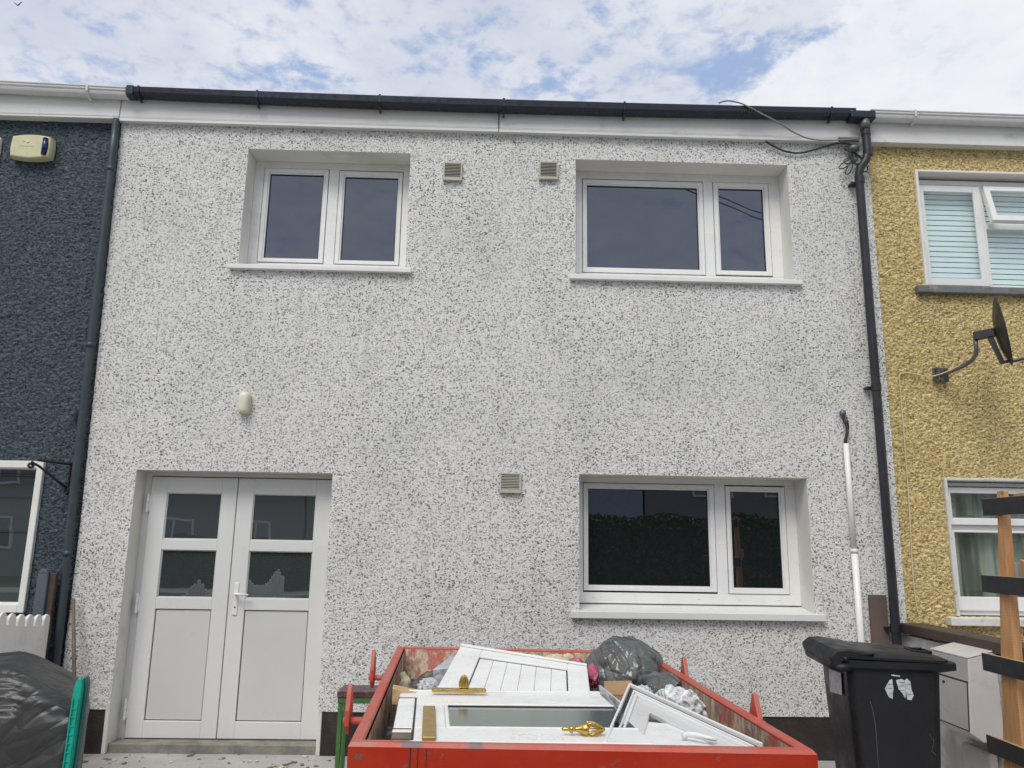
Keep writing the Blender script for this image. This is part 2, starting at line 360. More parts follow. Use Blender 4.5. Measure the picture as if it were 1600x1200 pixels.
def film(name, col, rough=.3, fac=0.0, trans=(1, 1, 1), scale=7, bdist=.03, rot=.5, st=.5):
    """thin plastic sheet: sharp creases between taut facets, a soft sheen, a little light through it"""
    t = MT(name, col, rough, spec=.65)
    dn = t.noise(scale*.5, 2, .5, color=True); v = t.n.new('ShaderNodeVectorMath'); v.operation = 'MULTIPLY_ADD'; t.l.new(dn, v.inputs[0]); v.inputs[1].default_value = (.16, .16, .16)
    t.l.new(t.map((1.0, .8, st), t.map((1, 1, 1), None, (0, 0, 0), (.2, rot, .1))), v.inputs[2]); src = v.outputs[0]
    e1 = t.vor(scale, src, 'DISTANCE_TO_EDGE').outputs['Distance']; e2 = t.vor(scale*2.7, src, 'DISTANCE_TO_EDGE').outputs['Distance']
    f1 = t.vor(scale*.7, src, 'SMOOTH_F1').outputs['Distance']
    r = t.mr(e1, 0, .22, 0, 1, False); r2 = t.mr(e2, 0, .2, 0, 1, False)
    t.bump(f1, bdist*1.0); t.bump(r, bdist*.28); t.bump(r2, bdist*.10)
    t.col(t.mix(t.mr(f1, .2, .7), tuple(x*.92 for x in col), tuple(min(1, x*1.1) for x in col)))
    if fac:
        tr = t.n.new('ShaderNodeBsdfTransparent'); tr.inputs[0].default_value = (*trans, 1); mx_ = t.n.new('ShaderNodeMixShader')
        lw = t.n.new('ShaderNodeLayerWeight'); lw.inputs[0].default_value = .35; f = t.mr(lw.outputs['Facing'], 0, 1, 1-fac, 1)
        f = t.math('MULTIPLY_ADD', t.mr(r, .0, .4, .4, 0), 1.0, f); f = t.math('MINIMUM', f, 1.0)
        t.l.new(f, mx_.inputs[0]); t.l.new(tr.outputs[0], mx_.inputs[1]); t.l.new(t.p.outputs[0], mx_.inputs[2]); t.l.new(mx_.outputs[0], t.n['Material Output'].inputs[0])
    return t.m
M['greybag'] = film('grey_rubble_bag', (.11, .122, .12), .24, .25, scale=6.5, bdist=.045)
M['clearbag'] = film('clear_polythene', (.78, .80, .81), .18, .48, scale=13, bdist=.035)
M['blackwrap'] = film('black_wrap', (.034, .035, .037), .45, scale=4.5, bdist=.040, rot=-1.05, st=.28)
M['greywrap'] = film('pale_polythene', (.48, .50, .53), .3, .2, scale=8)

def concrete():
    t = MT('yard_concrete', rough=.85); n = t.noise(2, 9, .7); g = t.noise(60, 5, .7)
    c = t.mix(t.mr(n, .3, .7), (.36, .35, .33), (.52, .51, .49)); c = t.mix(t.mr(g, .35, .65, 0, .4), c, (.30, .29, .27))
    c = t.mix(t.mr(t.noise(7, 8, .75), .60, .66, 0, .45), c, (.16, .155, .145)); t.col(c); t.bump(g, .006); return t.m
M['concrete'] = concrete()
M['step'] = simple('step_concrete', (.24, .23, .20), .85, var=.3, scale=6, bump=.006, dirt=(.09, .09, .07), dscale=5)
M['asphalt'] = simple('asphalt', (.055, .055, .058), .9, var=.25, scale=30, bump=.006, bscale=200)
M['paving'] = simple('footpath_concrete', (.30, .30, .29), .85, var=.15, scale=3, bump=.003)
M['grass'] = simple('grass_green', (.05, .09, .025), .9, var=.4, scale=30, bump=.02, bscale=80)
M['leaf'] = simple('hedge_leaf', (.075, .15, .028), .6, var=.4, scale=4)

# ------------------------------------------------------------ ground
def sheet(name, x0, x1, y0, y1, z, mat, kind='structure'):
    o = mesh(name, [(x0, y0, z), (x1, y0, z), (x1, y1, z), (x0, y1, z)], [(0, 1, 2, 3)], mat, smooth=False); return tag(o, kind=kind)
sheet('ground', -900, 900, -900, 900, -.02, M['grass'])
sheet('road', -300, 300, -15.5, -9.3, -.012, M['asphalt'])
b = MB().box(-60, 60, -9.3, -7.0, -.3, .03); tag(b.build('pavement', M['paving'], bevel=.01), kind='structure')
b = MB().box(-60, 60, -17.5, -15.5, -.3, .03); tag(b.build('far_pavement', M['paving'], bevel=.01), kind='structure')
b = MB().box(-12, 12, -7.0, .3, -.3, .05); tag(b.build('yard', M['concrete']), kind='structure')

# ------------------------------------------------------------ rendered walls
def wall_grid(name, x0, x1, z0, z1, y, holes, step, amp, mat, parent, leftf=None, kind='dash'):
    xs = {x0, x1}; zs = {z0, z1}
    for h in holes: xs |= {h[0], h[1]}; zs |= {h[2], h[3]}
    def fill(s):
        s = sorted(v for v in s); o = []
        for a, b in zip(s, s[1:]):
            n = max(1, round((b-a)/step)); o += [a + (b-a)*i/n for i in range(n)]
        return o + [s[-1]]
    X = fill(v for v in xs if x0 <= v <= x1); Z = fill(v for v in zs if z0 <= v <= z1)
    nx, nz = len(X), len(Z); V = []; D = []
    NO = noise.noise
    for z in Z:
        for i, x in enumerate(X):
            d = 0.0
            if amp:
                if kind == 'coarse':
                    wx = x*33 + 1.6*NO((x*17, z*17, 5)); wz = z*52 + 1.6*NO((x*17, z*17, 9))
                    a = abs(NO((wx, wz, 1.7))); a2 = NO((x*70, z*95, 4.1)); d = min(1, a*2.6)*.70 + a2*.30 + .12
                else:
                    d = .5 + .45*NO((x*42, z*58, 1.7)) + .25*NO((x*85, z*110, 7.7))
            D.append(d)
            xx = x
            if leftf and i < 6: xx = x + leftf(z)*(1 - i/6)
            if leftf and i == 0: xx += .006*NO((z*20, 3, 1))
            V.append((xx, y - amp*d, z))
    F = []
    for j in range(nz-1):
        zm = (Z[j]+Z[j+1])/2
        for i in range(nx-1):
            xm = (X[i]+X[i+1])/2
            if any(h[0] < xm < h[1] and h[2] < zm < h[3] for h in holes): continue
            a = j*nx+i; F.append((a, a+1, a+nx+1, a+nx))
    o = mesh(name, V, F, mat, parent)
    at = o.data.attributes.new('depth', 'FLOAT', 'POINT'); at.data.foreach_set('value', D)
    return o

def reveals(parent, x0, x1, z0, z1, y0, y1, mat, bottom=False):
    b = MB(); t = .03
    b.box(x0-t, x0, y0, y1, z0, z1+t); b.box(x1, x1+t, y0, y1, z0, z1+t); b.box(x0, x1, y0, y1, z1, z1+t)
    if bottom: b.box(x0-t, x1+t, y0, y1, z0-t, z0)
    return b.build('reveal', mat, parent, bevel=.004)

def window(parent, x0, x1, z0, z1, y, sashes, glasses, sill=None, handles=()):
    """frame in the opening, each sash a ring with a dark gasket line round it; sashes/glasses: (x0,x1,z0,z1)"""
    w_ = thing('window', None, None); w_.parent = parent
    fr = MB(); gk = MB()
    zt = max(s[3] for s in sashes); zb = min(s[2] for s in sashes)
    fr.box(x0, x1, y, y+.07, zt, z1); fr.box(x0, x1, y, y+.07, z0, zb)
    xs = [x0] + [v for s in sashes for v in (s[0], s[1])] + [x1]
    for i in range(0, len(xs), 2): fr.box(xs[i], xs[i+1], y, y+.07, zb, zt)
    g = .005
    for s, q in zip(sashes, glasses):
        gk.ring(s[0], s[1], s[2], s[3], .03, .03, .03, .03, y+.014, y+.06)
        a = (s[0]+g, s[1]-g, s[2]+g, s[3]-g)
        fr.ring(*a, q[0]-.012-a[0], a[1]-q[1]-.012, q[2]-.012-a[2], a[3]-q[3]-.012, y-.006, y+.05)
        fr.ring(q[0]-.012, q[1]+.012, q[2]-.012, q[3]+.012, .012, .012, .012, .012, y+.004, y+.05)
        gk.ring(q[0]-.001, q[1]+.001, q[2]-.001, q[3]+.001, .006, .006, .006, .006, y+.012, y+.045)
        p = MB().box(q[0]-.006, q[1]+.006, y+.022, y+.036, q[2]-.006, q[3]+.006).build('pane', M['glass'], w_)
    for hx in handles: fr.box(hx-.016, hx+.016, y-.004, y+.001, zb-.042, zb-.034)
    f = fr.build('frame', M['upvc'], w_, bevel=.0025); gk.build('gasket', M['gasket'], w_)
    if sill:
        sx0, sx1, st, sb, sy = sill; bb = MB()
        # sloping sill, wider outside than the opening
        bb.hexa([(x0-.0, .0, sb), (x1, .0, sb), (x1, y+.02, sb), (x0, y+.02, sb), (x0, .0, st), (x1, .0, st), (x1, y+.02, st+.03), (x0, y+.02, st+.03)])
        bb.box(sx0, sx1, sy, -.0005, sb-.004, st)
        bb.build('sill', M['upvc'] if z0 > 3 else M['doorpaint'], w_, bevel=.004)
    return w_

# ------------------------------------------------------------ the white house
house = thing('terraced_house', 'white pebble dashed terraced house with double doors and a black gutter', 'house')
D_ = (-2.725, -1.225, .0, 2.085); W1 = (-2.097, -.738, 3.735, 4.79); W2 = (.66, 2.477, 3.715, 4.78); W3 = (.687, 2.482, 1.07, 2.114)
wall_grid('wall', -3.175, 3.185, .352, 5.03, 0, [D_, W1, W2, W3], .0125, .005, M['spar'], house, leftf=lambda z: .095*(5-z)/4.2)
body = MB()      # solid of the house behind the render coat
body.box(-3.11, -2.76, .022, .30, 0, 5.03); body.box(-1.19, .65, .022, .30, 0, 3.7); body.box(2.52, 3.185, .022, .30, 0, 5.03)
body.box(-2.76, -1.19, .022, .30, 2.12, 3.7); body.box(.65, 2.52, .022, .30, 2.15, 3.68); body.box(.65, 2.52, .022, .30, 0, 1.03)
body.box(-2.76, -2.13, .022, .30, 3.7, 5.03); body.box(-.70, .63, .022, .30, 3.705, 5.03); body.box(-2.13, -.70, .022, .30, 4.823, 5.03); body.box(.63, 2.52, .022, .30, 4.813, 5.03)
body.box(-3.11, 3.185, .34, 8, 0, 5.0)
body.build('wall_core', M['dark'], house)
MB().box(-3.05, -2.7565, .006, .021, .02, .352).box(-1.1935, 3.18, .006, .021, .02, .352).build('plinth', M['plinth'], house, bevel=.003)
reveals(house, W1[0], W1[1], W1[2], W1[3], -.0005, .30, M['reveal'])
reveals(house, W2[0], W2[1], W2[2], W2[3], -.0005, .30, M['reveal'])
reveals(house, W3[0], W3[1], W3[2], W3[3], -.0005, .33, M['reveal'])
reveals(house, D_[0], D_[1], .05, D_[3], -.0005, .28, M['reveal'])
window(house, W1[0], W1[1], 3.80, 4.79, .21, [(-2.018, -1.458, 3.865, 4.728), (-1.372, -.818, 3.863, 4.722)], [(-1.966, -1.506, 3.909, 4.676), (-1.319, -.862, 3.905, 4.668)], (-2.165, -.686, 3.757, 3.722, -.045))
window(house, W2[0], W2[1], 3.79, 4.78, .21, [(.740, 1.804, 3.845, 4.708), (1.888, 2.382, 3.852, 4.713)], [(.784, 1.752, 3.898, 4.653), (1.940, 2.331, 3.899, 4.657)], (.607, 2.53, 3.74, 3.703, -.045))
window(house, W3[0], W3[1], 1.125, 2.114, .25, [(.745, 1.817, 1.216, 2.069), (1.904, 2.397, 1.207, 2.064)], [(.788, 1.762, 1.263, 2.020), (1.949, 2.346, 1.257, 2.016)], (.62, 2.545, 1.088, 1.040, -.055), handles=(.83, 1.66, 1.99, 2.31))

# double doors
def leaf(x0, x1, zs, gx0, gx1, handle):
    d = thing('door', None, None); d.parent = house
    y0, y1 = .16, .215; f = MB()
    f.box(x0, gx0, y0, y1, .122, 2.045); f.box(gx1, x1, y0, y1, .122, 2.045)
    for a, c in ((.122, .243), (1.043, 1.129), (1.484, 1.567), (1.922, 2.045)): f.box(gx0, gx1, y0, y1, a, c)
    for a, c in ((1.129, 1.484), (1.567, 1.922)): f.ring(gx0, gx1, a, c, .006, .006, .006, .006, y0+.008, y1-.01)
    f.build('leaf', M['doorpaint'], d, bevel=.003)
    gk = MB().ring(gx0, gx1, .243, 1.043, .006, .006, .006, .006, y0+.016, y1-.012); gk.build('gasket', M['gasket'], d)
    MB().box(gx0+.006, gx1-.006, y0+.010, y1-.02, .249, 1.037).build('panel', M['panel'], d, bevel=.003)
    for a, c in ((1.129, 1.484), (1.567, 1.922)):
        MB().box(gx0+.006, gx1-.006, y0+.022, y0+.036, a+.006, c-.006).build('pane', M['doorglass'], d)
    if handle:
        hb = MB().box(-1.956, -1.920, y0-.008, y0, 1.005, 1.245); hb.build('handle_plate', M['upvc'], d, bevel=.004, seg=2)
        MB().tube([(-1.938, y0-.01, 1.165), (-1.938, y0-.05, 1.165), (-1.928, y0-.056, 1.164), (-1.83, y0-.056, 1.158)], [.009, .009, .010, .0085]).build('handle', M['upvc'], d, smooth=True)
        MB().lathe([(.006, -.003), (.006, .004)], (-1.938, y0-.009, 1.065), 'y', 12).build('keyhole', M['iron'], d)
    else:
        for hz in (1.84, 1.08, .32):
            MB().tube([(x0-.012, y0-.012, hz-.07), (x0-.012, y0-.012, hz+.0)], .010).tube([(x0-.012, y0-.012, hz+.003), (x0-.012, y0-.012, hz+.075)], .010).box(x0-.012, x0+.008, y0-.004, y0-.0005, hz-.06, hz+.06).build('hinge', M['upvc'], d, bevel=.001)
leaf(-2.668, -1.999, None, -2.541, -2.117, False)
leaf(-1.992, -1.232, None, -1.867, -1.378, True)
MB().box(D_[0], -2.673, .175, .25, .05, 2.085).box(-2.673, -1.228, .175, .25, 2.052, 2.085).box(-1.2285, D_[1], .175, .25, .05, 2.085).build('door_frame', M['doorpaint'], house, bevel=.003)
MB().box(-2.668, -1.23, .218, .222, .10, 2.05).build('door_seal', M['gasket'], house)
MB().box(-2.722, -1.228, .03, .27, .0, .115).build('threshold', M['step'], house, bevel=.006)

# roof edge
MB().box(-3.178, .0, -.042, -.010, 4.995, 5.21).box(.003, 3.19, -.042, -.010, 4.995, 5.21).build('fascia', M['fascia'], house, bevel=.003)
MB().box(-3.176, .0, -.052, -.0425, 4.985, 5.012).box(.003, 3.188, -.052, -.0425, 4.985, 5.012).box(-3.176, .001, -.047, -.0425, 5.016, 5.026).box(.003, 3.188, -.047, -.0425, 5.016, 5.026).box(-3.176, 3.188, -.04, .02, 4.988, 4.994).build('trim', M['fascia'], house, bevel=.002)
MB().box(-3.174, 3.186, -.0432, -.0422, 5.0125, 5.0155).box(-3.174, 3.186, -.0432, -.0422, 5.0265, 5.0285).box(-.0005, .0035, -.0535, -.041, 4.986, 5.19).build('joint_line', M['gasket'], house)
def gutter_run(parent, x0, x1, zt, mat, prof, brackets, name='gutter', dz=0, bm=None, sag=0.0):
    def sec(x):
        t = (x-x0)/(x1-x0); k = 4*t*(1-t); return zt + dz*t - sag*k, 1 + sag*14*k
    b = MB(); n = len(prof); prev = None; m_n = 12 if sag else 1
    for q in range(m_n+1):
        x = x0 + (x1-x0)*q/m_n; zb, kz = sec(x); cur = [b.b.verts.new((x, y, zb+z*kz)) for y, z in prof]
        if prev:
            for i in range(n): b.b.faces.new((prev[i], prev[(i+1) % n], cur[(i+1) % n], cur[i]))
        else: b.b.faces.new(cur[::-1])
        prev = cur
    b.b.faces.new(prev); g = b.build(name, mat, parent, bevel=.0015)
    for x in brackets:
        zb, kz = sec(x); s = MB()
        pts = [(-.052, -.095), (-.070, -.098), (-.128, -.080), (-.150, -.052), (-.153, .006), (-.143, .006), (-.142, -.048), (-.124, -.072), (-.070, -.078)]
        s.prism([(x-.009, y, zb+z*kz) for y, z in pts], (.018, 0, 0)); s.build('gutter_bracket', bm or mat, g, bevel=.001)
    return g
sq = [(-.046, -.010), (-.046, -.062), (-.075, -.069), (-.122, -.067), (-.142, -.045), (-.147, 0), (-.137, 0), (-.133, -.042), (-.118, -.057), (-.075, -.059), (-.056, -.054), (-.056, -.010)]
gutter_run(house, -3.085, 3.04, 5.250, M['gutter'], sq, [-3.0, -2.02, -1.0, .04, 1.06, 2.83], dz=.002, sag=.018)
MB().box(-3.10, -3.04, -.152, -.044, 5.176, 5.257).build('gutter_joint', M['gutter'], house, bevel=.004)
MB().box(2.99, 3.205, -.152, -.044, 5.158, 5.232).build('gutter_joint', M['gutter'], house, bevel=.012, seg=2)
MB().hexa([(-3.18, -.10, 5.20), (3.19, -.10, 5.20), (3.19, 8, 8.0), (-3.18, 8, 8.0), (-3.18, -.10, 5.25), (3.19, -.10, 5.25), (3.19, 8, 8.05), (-3.18, 8, 8.05)]).build('roof', M['slate'], house)
# downpipe with swan neck
dp = MB(); r = .034
dp.tube([(3.125, -.105, 5.17), (3.127, -.105, 5.02), (3.125, -.11, 4.86), (3.105, -.108, 4.79), (3.055, -.10, 4.72), (3.045, -.09, 4.66), (3.048, -.085, 4.55), (3.052, -.085, .95), (3.052, -.085, .06)], r, 16)
for z in (4.62, 2.84, 1.0): dp.tube([(3.05, -.085, z-.03), (3.05, -.085, z+.03)], r+.005, 16)
dp.tube([(3.126, -.105, 5.02), (3.126, -.105, 5.06)], r+.004, 16); dp.tube([(3.125, -.11, 4.83), (3.125, -.11, 4.88)], r+.004, 16)
for z in (4.60, 2.84, 1.0): dp.box(2.985, 3.05, -.075, -.005, z-.008, z+.008)
dpo = dp.build('downpipe', M['pipe'], house, smooth=True); dpo.data.polygons.foreach_set('use_smooth', [True]*len(dpo.data.polygons))
m_ = dpo.modifiers.new('e', 'EDGE_SPLIT'); m_.split_angle = R(50)
MB().tube([(3.124, -.105, 5.08), (3.124, -.105, 5.165)], .042, 14).build('pipe_collar', M['galv'], house, smooth=True)
# three vents
def vent(x0, x1, z0, z1):
    MB().ring(x0, x1, z0, z1, .012, .012, .018, .014, -.030, -.006).box(x0-.003, x1+.003, -.036, -.006, z0-.010, z0-.0005).build('vent', M['vent'], house, bevel=.002)
    v = COL.objects[-1]; 
    MB().box(x0+.012, x1-.012, -.010, -.006, z0+.018, z1-.014).build('vent_hole', M['ventdark'], v)
    s = MB(); n = 9
    for i in range(n):
        z = z0+.020+(z1-z0-.036)*(i+.2)/n
        s.hexa([(x0+.012, -.026, z), (x1-.012, -.026, z), (x1-.012, -.012, z+.006), (x0+.012, -.012, z+.006), (x0+.012, -.026, z+.004), (x1-.012, -.026, z+.004), (x1-.012, -.012, z+.010), (x0+.012, -.012, z+.010)])
    s.build('louvre', M['vent'], v)
vent(-.455, -.298, 4.552, 4.708); vent(.350, .508, 4.585, 4.740); vent(.069, .232, 1.966, 2.112)
# white cable conduit with black cable coming out of its top
MB().tube([(2.802, -.035, 1.55), (2.797, -.035, 2.39)], .021, 12).tube([(2.812, -.035, .06), (2.803, -.035, 1.56)], .025, 12).tube([(2.803, -.035, 1.545), (2.803, -.035, 1.575)], .028, 12).build('conduit', M['upvc'], house, smooth=True)
MB().tube([(2.797, -.035, 2.39), (2.795, -.035, 2.42), (2.812, -.04, 2.47), (2.815, -.04, 2.53), (2.800, -.03, 2.58), (2.798, -.025, 2.63), (2.775, -.02, 2.645)], .013, 8).tube([(2.81, -.05, 2.60), (2.82, -.055, 2.54), (2.822, -.045, 2.50)], .006, 6).build('stub_cable', M['cable'], house, smooth=True)
MB().lathe([(.02, -.02), (.028, 0), (.02, .015)], (2.795, -.022, 2.635), 'y', 10).build('cable_grommet', M['galv'], house, smooth=True)

# cables at the eave
cb_ = MB().box(2.905, 3.085, -.075, -.055, 4.985, 5.020).build('junction_box', M['galv'], None, bevel=.003)
tag(cb_, 'thin grey cable bracket on the fascia beside the black downpipe top', 'bracket')
ir = MB(); ir.lathe([(.02, -.035), (.045, -.02), (.05, 0), (.035, .02), (.02, .03)], (3.03, -.06, 4.92), 'z', 12)
tag(ir.build('insulator', M['galv'], smooth=True), 'grey round cable clamp below the eave bracket beside the downpipe', 'cable clamp')
def cat(name, pts, r, mat, label, cat_='cable'):
    P = [Vector(p) for p in pts]; Q = []
    for i in range(len(P)-1):
        p0, p1, p2, p3 = P[max(i-1, 0)], P[i], P[i+1], P[min(i+2, len(P)-1)]
        for k in range(6):
            t = k/6; Q.append(.5*((2*p1) + (p2-p0)*t + (2*p0-5*p1+4*p2-p3)*t*t + (3*p1-p0-3*p2+p3)*t**3))
    Q.append(P[-1]); return tag(MB().tube(Q, r, 7).build(name, mat, smooth=True), label, cat_)
cat('eave_cable', [(2.28, -.055, 4.968), (2.36, -.03, 4.935), (2.46, -.025, 4.895), (2.58, -.025, 4.885), (2.72, -.03, 4.92), (2.88, -.055, 4.965), (3.0, -.06, 4.96), (3.05, -.05, 4.93)], .008, M['cable'], 'black cable sagging under the white fascia above the upper right window')
cat('gutter_cable', [(1.86, -.155, 5.252), (1.90, -.150, 5.272), (1.96, -.150, 5.278), (2.04, -.155, 5.258), (2.10, -.158, 5.228), (2.20, -.150, 5.18), (2.36, -.14, 5.10), (2.52, -.09, 5.035), (2.68, -.07, 4.99), (2.9, -.08, 4.985), (3.06, -.09, 4.995)], .0065, M['greycable'], 'grey cable looping over the black gutter and down across the fascia')
lp = MB(); random.seed(3)
for k, (dx_, dz_, w2_) in enumerate(((-.09, -.17, .05), (-.05, -.22, .03), (.05, -.12, .05), (-.03, -.12, .06), (.10, -.19, .03))):
    c0 = Vector((3.02, -.05, 4.90)); t0 = [c0 + Vector((dx_*math.sin(math.pi*t)*1.1 + w2_*math.sin(2*math.pi*t), -.01, dz_*math.sin(math.pi*t*.9))) for t in [i/10 for i in range(11)]]
    lp.tube(t0, .005, 6)
tag(lp.build('cable_loops', M['cable'], smooth=True), 'tangle of black cable loops hanging beside the downpipe bend', 'cable')
gb = MB()
for i in range(7): gb.tube([(2.05+.02*i, -.150, 5.175+random.uniform(-.01, .02)), (2.06+.02*i, -.156, 5.185+random.uniform(0, .03))], .006, 6)
tag(gb.build('cable_tie', M['cable']), 'small knot of cable ties on the front of the black gutter', 'cable tie')

# ------------------------------------------------------------ navy house (left)
nav = thing('terraced_house', 'dark navy textured terraced house with white fascia, left of the white house', 'house', (-3.2, 0, 0))
NW = (-5.6, -3.455, 1.045, 2.115); NU = (-5.5, -4.185, 3.7, 4.80)
wall_grid('wall', -5.8, -3.02, .0, 5.05, .034, [NW, NU], .0085, .013, M['navy'], nav, kind='coarse')
MB().box(-5.8, -3.19, .25, 8, 0, 5.1).build('wall_core', M['dark'], nav)
MB().ring(NW[0]-.03, NW[1]+.022, NW[2]-.03, NW[3]+.022, .055, .050, .06, .055, -.005, .10).build('window_surround', M['white'], nav, bevel=.004)
MB().ring(NU[0]-.03, NU[1]+.03, NU[2]-.03, NU[3]+.03, .06, .06, .06, .06, -.005, .12).build('window_surround', M['white'], nav, bevel=.004)
for q in (NW, NU):
    w_ = thing('window', None, None); w_.parent = nav; w_.matrix_parent_inverse = nav.matrix_basis.inverted()
    MB().ring(q[0], q[1], q[2], q[3], .035, .035, .035, .035, .09, .14).build('frame', M['upvc'], w_, bevel=.003)
    MB().box(q[0]+.02, q[1]-.02, .125, .14, q[2]+.02, q[3]-.02).build('pane', M['doorglass'], w_)
    if q is NW:
        ld = MB()
        for x in (-3.53, -3.548, -3.92, -4.4): ld.box(x-.003, x+.003, .120, .1245, q[2]+.035, q[3]-.035)
        for z in (2.045, 2.025, 1.86, 1.60): ld.box(q[0]+.035, q[1]-.035, .1195, .1240, z-.003, z+.003)
        ld.build('leading', M['gasket'], w_)
MB().box(-6.2, -3.184, -.045, -.005, 5.010, 5.20).build('fascia', M['fascia'], nav, bevel=.003)
MB().box(-6.2, -3.186, -.052, -.0455, 5.003, 5.022).box(-6.2, -3.186, -.050, -.0455, 5.027, 5.034).box(-6.2, -3.186, -.04, .04, 5.003, 5.009).build('trim', M['fascia'], nav, bevel=.002)
og = [(-.046, 0), (-.046, -.066), (-.075, -.076), (-.110, -.074), (-.126, -.064), (-.132, -.050), (-.134, -.036), (-.142, -.032), (-.145, -.024), (-.141, -.015), (-.150, -.010), (-.150, 0)]
gutter_run(nav, -6.2, -3.105, 5.315, M['guttwhite'], og, [-3.42, -4.6], dz=-.073)
np_ = MB().tube([(-3.200, -.045, 5.0), (-3.195, -.045, 4.7), (-3.158, -.045, 2.0), (-3.130, -.045, .9), (-3.122, -.045, .06)], .030, 14)
for z, x in ((4.55, -3.192), (3.05, -3.172), (1.45, -3.144)): np_.tube([(x, -.045, z-.02), (x, -.045, z+.02)], .0335, 14)
np_.build('downpipe', M['navypipe'], nav, smooth=True)
MB().hexa([(-6.2, -.10, 5.22), (-3.185, -.10, 5.22), (-3.185, 8, 8.0), (-6.2, 8, 8.0), (-6.2, -.10, 5.27), (-3.185, -.10, 5.27), (-3.185, 8, 8.05), (-6.2, 8, 8.05)]).build('roof', M['slate'], nav)

# ------------------------------------------------------------ yellow house (right)
yel = thing('terraced_house', 'yellow textured terraced house with white gutter, right of the white house', 'house', (3.2, 0, 0))
YU = (3.605, 5.3, 3.735, 4.765); YL = (3.600, 5.2, 1.085, 2.125)
wall_grid('wall', 3.12, 5.6, .0, 5.06, .034, [YU, YL], .0078, .014, M['yellow'], yel, kind='coarse')
MB().box(3.19, 5.8, .6, 8, 0, 5.1).build('wall_core', M['dark'], yel)
for q, mt in ((YU, M['white']), (YL, M['flaky'])):
    MB().box(q[0]-.018, q[0]+.006, .002, .12, q[2], q[3]+.016).box(q[0]+.006, q[1], .002, .20, q[3]-.006, q[3]+.016).build('window_surround', mt, yel, bevel=.004)
MB().box(3.50, 5.35, -.03, .125, 3.665, 3.725).build('sill', M['greysill'], yel, bevel=.006, seg=2)
MB().box(3.505, 5.3, -.045, .125, 1.018, 1.078).build('sill', M['flaky'], yel, bevel=.006, seg=2)
MB().box(3.18, 5.7, -.045, -.005, 5.0, 5.20).build('fascia', M['fascia'], yel, bevel=.003)
MB().box(3.195, 5.7, -.052, -.0455, 4.993, 5.022).box(3.195, 5.7, -.04, .04, 4.993, 4.999).build('trim', M['fascia'], yel, bevel=.002)
gutter_run(yel, 3.165, 5.7, 5.247, M['guttwhite'], og, [3.55, 4.6], dz=-.012)
MB().hexa([(3.195, -.10, 5.19), (5.7, -.10, 5.19), (5.7, 8, 8.0), (3.195, 8, 8.0), (3.195, -.10, 5.22), (5.7, -.10, 5.22), (5.7, 8, 8.05), (3.195, 8, 8.05)]).build('roof', M['slate'], yel)
# upper window with blinds and an open fanlight
w_ = thing('window', None, None); w_.parent = yel; w_.matrix_parent_inverse = yel.matrix_basis.inverted(); yw = .085
fr = MB().ring(YU[0]+.006, 5.3, 3.735, 4.735, .045, .045, .045, .045, yw+.02, yw+.09)
fr.box(4.17, 4.225, yw+.02, yw+.09, 3.78, 4.690); fr.box(4.225, 4.74, yw+.02, yw+.09, 4.29, 4.345); fr.box(4.74, 4.80, yw+.02, yw+.09, 3.78, 4.690)
fr.ring(3.635, 4.185, 3.765, 4.675, .055, .062, .065, .06, yw-.005, yw+.018)
fr.build('frame', M['upvc'], w_, bevel=.004)
Mf = Matrix.Translation((4.22, yw, 4.67)) @ Matrix.Rotation(R(-13), 4, 'X')
fl = MB().ring(-.01, .56, -.36, 0, .05, .05, .055, .05, -.02, .03, Mf).build('fanlight', M['upvc'], w_, bevel=.004)
MB().box(.04, .51, .0, .01, -.305, -.05, Mf).build('pane', M['clear'], w_)
MB().box(3.68, 4.13, yw+.004, yw+.012, 3.82, 4.62).build('pane', M['clear'], w_)
MB().box(4.225, 4.74, yw+.05, yw+.058, 3.78, 4.29).build('pane', M['clear'], w_)
bl = MB()
for z in [3.77+.048*i for i in range(21)]:
    bl.hexa([(3.66, .17, z), (5.1, .17, z), (5.1, .205, z+.030), (3.66, .205, z+.030), (3.66, .172, z+.041), (5.1, .172, z+.041), (5.1, .207, z+.043), (3.66, .207, z+.043)])
bl.build('blind', M['blind'], w_)
MB().box(3.62, 5.3, .50, .52, 3.7, 4.75).build('room', M['dark'], w_)
# lower window with patterned net curtain
w_ = thing('window', None, None); w_.parent = yel; w_.matrix_parent_inverse = yel.matrix_basis.inverted()
fr = MB().ring(YL[0]+.006, 5.2, 1.085, 2.112, .022, .04, .045, .03, yw+.02, yw+.09)
fr.box(3.628, 5.1, yw+.02, yw+.09, 1.735, 1.775)
fr.ring(3.63, 4.62, 1.775, 2.07, .035, .04, .055, .045, yw-.012, yw+.018); fr.ring(3.645, 4.62, 1.120, 1.735, .028, .03, .105, .018, yw, yw+.018)
fr.build('frame', M['upvc'], w_, bevel=.004)
MB().box(3.66, 4.59, yw+.004, yw+.01, 1.83, 2.03).build('pane', M['clear'], w_); MB().box(3.67, 4.59, yw+.006, yw+.012, 1.22, 1.72).build('pane', M['clear'], w_)
t = MT('net_curtain', rough=.9); vv = t.vor(7, t.map((1, 1, 1))); rr_ = t.math('ABSOLUTE', t.math('SUBTRACT', vv.outputs['Distance'], .22))
fold = t.noise(9, 3, .5, t.map((1, 1, .12)))
c = t.mix(t.mr(fold, .35, .65), (.12, .125, .095), (.38, .385, .32)); c = t.mix(t.mr(rr_, .05, .0, 0, .5), c, (.05, .06, .03)); t.col(c)
V = []; F = []; nx = 120
for i in range(nx+1):
    x = 3.61+1.6*i/nx; yv = .20+.018*math.sin(x*45)+.01*math.sin(x*23+1)
    V += [(x, yv, 1.05), (x, yv, 2.12)]
F = [(2*i, 2*i+2, 2*i+3, 2*i+1) for i in range(nx)]
